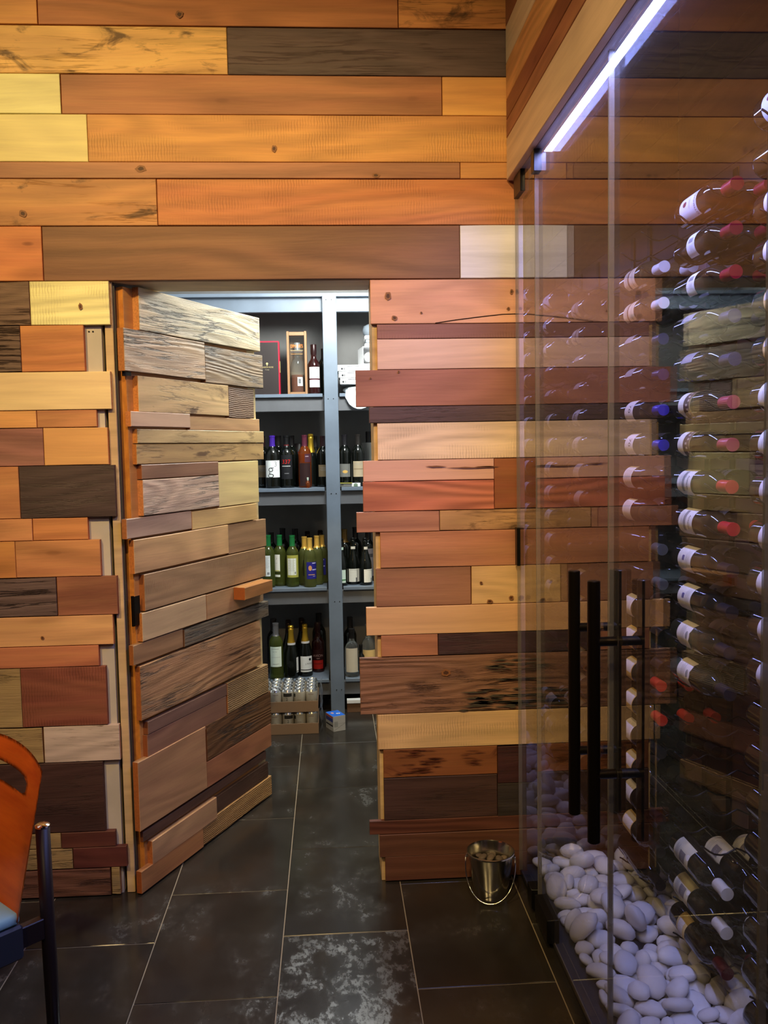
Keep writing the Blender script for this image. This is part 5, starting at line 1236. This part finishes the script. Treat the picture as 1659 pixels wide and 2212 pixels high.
for nm, d in (('carton_wall', (-.085, .085, -.09, .09, 0, .004)), ('carton_wall', (-.085, .085, -.09, .09, .096, .10)), ('carton_wall', (-.085, -.081, -.09, .09, .0045, .0955)), ('carton_wall', (.081, .085, -.09, .09, .0045, .0955)), ('carton_wall', (-.0805, .0805, .084, .088, .0045, .0955))):
    box(nm, d, WC, sc_, .0006)
link('paper_roll', lathe([(0, 0), (.026, 0), (.026, .11), (0, .11)], 16), sc_, WHITE, (-.045, .06, .045), (pi/2, 0, 0))
sk = thing('napkin_pack', 'grey and white packet lying on the small open carton', 'packet', (.29, 5.16, zc+.2115))
for i in range(3): box('fold', (-.075+.006*(i % 2), .08, -.07, .08, .022*i, .022*i+.02), WHITE if i % 2 == 0 else pm('grey_wrap', (.25, .27, .30), .5), sk, .004)
tb = bmesh.new(); bmesh.ops.create_icosphere(tb, subdivisions=2, radius=1)
for v in tb.verts: v.co = Vector((v.co.x*.07, v.co.y*.06, max(-.03, v.co.z*.05)))*(1+.15*NZ_.noise(v.co*2))
tag(link('grey_pouch', to_me(tb, 'pouch', True), None, pm('grey_pouch', (.20, .23, .27), .4), (.275, 5.17, zc+.2115+.099)), 'crumpled grey plastic pouch on top of the packets', 'pouch')
# third shelf
bottle('g3', 'purple-capped dark wine bottle with one large letter on white label', (-0.3245, 5.10, S2))
bottle('plain', 'dark bottle behind the purple-capped wine bottle', (-0.2983, 5.24, S2))
bottle('n337', 'black wine bottle with red numerals on its dark label', (-0.2460, 5.11, S2))
bottle('plain', 'dark bottle behind the bottle with red numerals', (-0.2201, 5.25, S2))
bottle('rose', 'clear bottle of orange spirit with dark red capsule', (-0.1409, 5.095, S2), name='spirit_bottle')
bottle('goldfoil', 'gold-foiled sparkling wine bottle behind the orange spirit bottle', (-0.1075, 5.20, S2), name='sparkling_wine_bottle', scale=.97)
bottle('alsacewhite', 'slender dark bottle with plain white label on the middle shelf', (-0.0839, 5.075, S2), scale=.90)
bottle('plainwine', 'dark bottle beside the shelf post, right of the slender bottle', (-0.0370, 5.15, S2), scale=.98)
bottle('miniature', 'tiny amber miniature bottle standing at the shelf edge', (-0.1254, 5.04, S2), name='miniature_bottle', scale=.95)
tx, ty, tz = clear_spot((-0.1797, 5.26, S2), .029)
cn = tag(link('dark_tube', lathe([(0, 0), (.028, 0), (.028, .25), (.0265, .252), (0, .252)], 18), None, DKC, (tx, ty, tz)), 'dark round gift tube behind the orange spirit bottle', 'tube')
link('lid_band', lathe([(.0284, .20), (.0288, .20), (.0288, .203), (.0284, .203)], 18), cn, RED)
bottle('plainwine', 'dark bottle at the far left behind the purple-capped bottle', (-0.3887, 5.22, S2))
bottle('hill', 'dark bottle with orange hill label right of the post', (0.0892, 5.16, S2))
bottle('beige', 'dark bottle with plain beige label right of the post', (0.1663, 5.135, S2))
ib = thing('wine_cooler', 'tapered steel wine bucket on the shelf beside the beige label bottle', 'bucket', (0.2719, 5.20, S2))
SPOTS.append((ib.location.x, ib.location.y, S2, .086))
link('pail', lathe([(0, .003), (.055, .003), (.062, 0), (.064, .006), (.081, .246), (.083, .25), (.079, .2505), (.0775, .246), (.061, .01), (0, .009)], 32), ib, pm('satin_steel', (.80, .80, .78), .38, 1.0))
for s in (-1, 1): link('knob', lathe([(0, 0), (.006, 0), (.006, .008), (.012, .012), (.012, .02), (0, .022)], 12), ib, CHROME, (s*.076, 0, .19), (0, s*pi/2, 0))
bottle('plain', 'dark bottle neck showing above the steel bucket', (0.2370, 5.27, S2), scale=1.06)
pk = thing('paper_packet', 'open white and yellow paper packet lying at the shelf edge', 'packet', (0.1298, 5.075, S2+.0006), (0, 0, -.1))
box('sleeve', (-.07, .045, -.034, .016, .0, .02), WHITE, pk, .002); box('flap', (-.07, -.0, -.05, -.02, .0205, .0225), pm('yellow_print', (.55, .50, .08), .5), pk, .0008)
link('arch_print', print_mesh([('d', .02, .011, .012, (120, 140, 120), .009), ('b', .02, .004, .024, .006, (120, 140, 120)), ('b', -.055, .012, .012, .003, (90, 90, 90))], lambda x, y: (x, -.0346, y)), pk)
# fourth shelf
G4 = 'white wine bottles on the fourth shelf'
bottle('wwback', 'white wine bottle with tall white back label, far left', (-0.3634, 5.10, S3), (0, 0, .0), G4)
bottle('wwhill', 'green-capped white wine bottle with hill drawn on label', (-0.3011, 5.10, S3), (0, 0, -.1), G4, scale=.985)
bottle('wwolive', 'green-capped white wine bottle with olive label and white panel', (-0.2253, 5.10, S3), (0, 0, 0), G4, scale=.985)
bottle('bluestrip', 'gold-capped wine bottle with navy strip label, left rear', (-0.1575, 5.145, S3), (0, 0, .12), G4, scale=.94)
bottle('blue', 'gold-capped wine bottle with blue label, left of the pair', (-0.1246, 5.066, S3), (0, 0, .45), G4, scale=.94)
bottle('blue', 'gold-capped wine bottle, rear right behind the blue labels', (-0.0849, 5.15, S3), (0, 0, 2.6), G4, scale=.95)
bottle('blue', 'gold-capped wine bottle with blue label beside the shelf post', (-0.0557, 5.07, S3), (0, 0, -.4), G4, scale=.94)
for x, k_, l_, sc2 in ((-0.3570, 'plain', 'dark bottle behind the far left white wine', 1.0), (-0.2911, 'plain', 'dark bottle behind the hill label wine', 1.06), (-0.2140, 'plain', 'dark bottle behind the olive label wine', 1.06), (-0.1423, 'darkcrown', 'brown-foiled bottle behind the gold caps, left', .94), (-0.0705, 'darkcrown', 'brown-foiled bottle behind the gold caps, right', .94)):
    bottle(k_, l_, (x, 5.28, S3), scale=sc2)
bottle('greenlabel', 'dark bottle with pale green label beside the shelf post', (0.0548, 5.09, S3), scale=.86)
bottle('halfwhite', 'dark bottle with white neck band, middle of three', (0.1244, 5.09, S3), scale=.86)
bottle('halfwhite', 'dark bottle with white neck band, rightmost of three', (0.1941, 5.09, S3), (0, 0, .5), scale=.86)
bottle('brownneck', 'dark bottle with brown-gold capsule behind the pale green label', (0.0785, 5.24, S3), scale=1.04)
bottle('plain', 'tall dark bottle behind the three neck-banded bottles', (0.1446, 5.24, S3), scale=1.06)
bottle('greycard', 'dark bottle with grey label behind the rightmost neck-banded bottle', (0.2191, 5.24, S3), scale=1.03)
bottle('beige', 'dark bottle with beige label at the ragged plank edge', (0.2866, 5.16, S3), scale=.9)
# bottom shelf
bottle('silverwhite', 'white wine bottle with silver capsule and pale green label', (-0.3324, 5.085, S4), (0, 0, -.05), scale=1.08)
bottle('plain', 'dark bottle behind the silver-capped white wine', (-0.3535, 5.22, S4), scale=1.08)
G5 = 'gold-foiled sparkling wines on the bottom shelf'
bottle('brutback', 'gold-foiled sparkling bottle, label turned away, left of two', (-0.2464, 5.10, S4), (0, 0, .1), G5, name='sparkling_wine_bottle', scale=.96)
bottle('brut', 'gold-foiled sparkling bottle with white label, right of two', (-0.1659, 5.10, S4), (0, 0, .1), G5, name='sparkling_wine_bottle', scale=.96)
bottle('darkcrown', 'dark-foiled sparkling bottle behind the left gold-foiled one', (-0.2654, 5.21, S4), name='sparkling_wine_bottle')
bottle('darkcrown', 'dark-foiled sparkling bottle behind the right gold-foiled one', (-0.1887, 5.21, S4), name='sparkling_wine_bottle')
bottle('avion', 'dark red tequila bottle in the shade by the shelf post', (-0.0929, 5.22, S4), name='tequila_bottle', scale=1.05)
bottle('plain', 'tall dark bottle behind the dark red tequila bottle', (-0.0862, 5.32, S4), scale=1.1)
bottle('vodka', 'clear bottle with pale frosted body right of the post', (0.1057, 5.085, S4), name='spirit_bottle', scale=1.0)
bottle('rebel', 'small black spirit bottle between the two clear bottles', (0.1591, 5.07, S4), name='spirit_bottle', scale=.62)
bottle('tequila', 'clear bottle with amber and grey label by the plank edge', (0.2077, 5.14, S4), name='spirit_bottle', scale=1.02)
bottle('plain', 'dark bottle at the back behind the pale clear bottle', (0.1014, 5.28, S4), scale=1.03)
# cans in two cardboard trays on the floor
KRAFT = pm('kraft_card', (.26, .155, .085), .75); ALU = pm('aluminium', (.80, .80, .80), .22, 1.0)
CANS = {}
canb = lathe([(0, .004), (.022, .002), (.0245, 0), (.027, .003), (.0315, .011), (.0315, .098), (.0305, .102)], 20)
canb.materials.append(pm('can_print', (.52, .47, .38), .35, .35))
canl = lathe([(.0305, .102), (.0265, .112), (.0272, .114), (.0262, .1155), (.0245, .1125), (.0235, .110), (0, .1105)], 20); canl.materials.append(ALU)
CP = [print_mesh(it, lambda x, y: (.0319*cos(-pi/2+x/.0319), .0319*sin(-pi/2+x/.0319), y)) for it in (
 [('b', 0, .088, .05, .018, (48, 44, 40)), ('t', '2', .022, -.004, .064, (50, 48, 44))], [('b', -.018, .084, .018, .018, (54, 56, 50)), ('b', .012, .06, .02, .002, (120, 100, 84))], [('b', -.004, .09, .03, .003, (150, 130, 118)), ('b', .004, .02, .034, .006, (130, 70, 44)), ('d', .0, .05, .008, (150, 136, 120))])]
tab = to_me(box_bm(bmesh.new(), -.006, .006, -.012, .009, .1108, .1122, .0004)); tab.materials.append(ALU)
def can(loc, rz, v, lab, grp):
    t = thing('beer_can', lab, 'can', loc, (0, 0, rz), grp); link('can_body', canb, t); link('can_print', CP[v % 3], t); link('can_lid', canl, t); link('pull_tab', tab, t)
TX1 = -.0895; TY0 = 4.66
for lev, z0 in enumerate((.001, .1215)):
    tr = thing('can_tray', ('lower', 'upper')[lev]+' brown cardboard tray of beer cans on the store floor', 'tray', (TX1-.195, TY0+.135, z0))
    lp = .058
    for nm, d in (('tray_base', (-.195, .195, -.135, .135, 0, .003)), ('tray_wall', (-.195, .195, -.135, -.132, .0032, lp)), ('tray_wall', (-.195, .195, .132, .135, .0032, lp)), ('tray_wall', (-.195, -.192, -.1318, .1318, .0032, lp)), ('tray_wall', (.192, .195, -.1318, .1318, .0032, lp))):
        box(nm, d, KRAFT, tr, .0006)
    for i in range(6):
        for j in range(4):
            if lev == 0 and j > 0 and i < 5: continue
            can((TX1-.195-.16+.064*i, TY0+.135-.0965+.0645*j, z0+.0035), rnd.uniform(-.5, .5), i+j, 'cream beer can with bare aluminium lid in the %s cardboard tray' % ('lower', 'upper')[lev], 'beer cans in the %s tray' % ('lower', 'upper')[lev])
    # torn shrink film hanging on the right side
    fb = bmesh.new(); gr = {}
    for i in range(8):
        for j in range(10):
            u, v = i/7, j/9
            gr[i, j] = fb.verts.new((.1975+.004+(.014*sin(u*5+v*3)**2+.03*v*(1-v)*u) , -.13+.25*u, .004+(.118 if lev else .112)*v+.004*sin(i*1.7+j)))
    for i in range(7):
        for j in range(9): fb.faces.new((gr[i, j], gr[i+1, j], gr[i+1, j+1], gr[i, j+1]))
    FILM = pm('shrink_film', (.62, .68, .74), .18, 0, .6, alpha=.42)
    link('shrink_film', to_me(fb, 'film', True), tr, FILM)
# small blue and grey carton on the floor
cz = thing('small_carton', 'small white carton with bright blue top on the tiles by the cans', 'carton', (0.0018, 4.735, 0), (0, 0, .42))
CW = pm('carton_grey', (.46, .45, .43), .55)
box('carton_body', (-.036, .036, -.05, .05, 0, .084), CW, cz, .001)
box('top_panel', (-.0355, .0355, -.0495, .0495, .0841, .0847), pm('blue_print', (.02, .16, .75), .4), cz, 0)
link('top_print', print_mesh([('d', .012, -.008, .012, (236, 236, 240), .009), ('d', -.014, .012, .008, (230, 170, 150), .012), ('b', .012, -.008, .004, .014, (60, 60, 80))], lambda x, y: (x, y, .0849)), cz)
link('end_folds', print_mesh([('b', 0, .042, .07, .0008, (110, 106, 100)), ('b', -.02, .04, .022, .03, (150, 150, 146))]+[('b', -.034+.0068*i, .005+.0036*i, .007, .0014, (96, 92, 88)) for i in range(11)], lambda x, y: (x, -.0506, y)), cz)
link('side_stripes', print_mesh([('b', .0, .03, .09, .008, (40, 36, 40)), ('b', .0, .06, .09, .02, (60, 70, 150)), ('b', 0, .076, .09, .008, (190, 60, 60))], lambda x, y: (-.0366, -x, y)), cz)
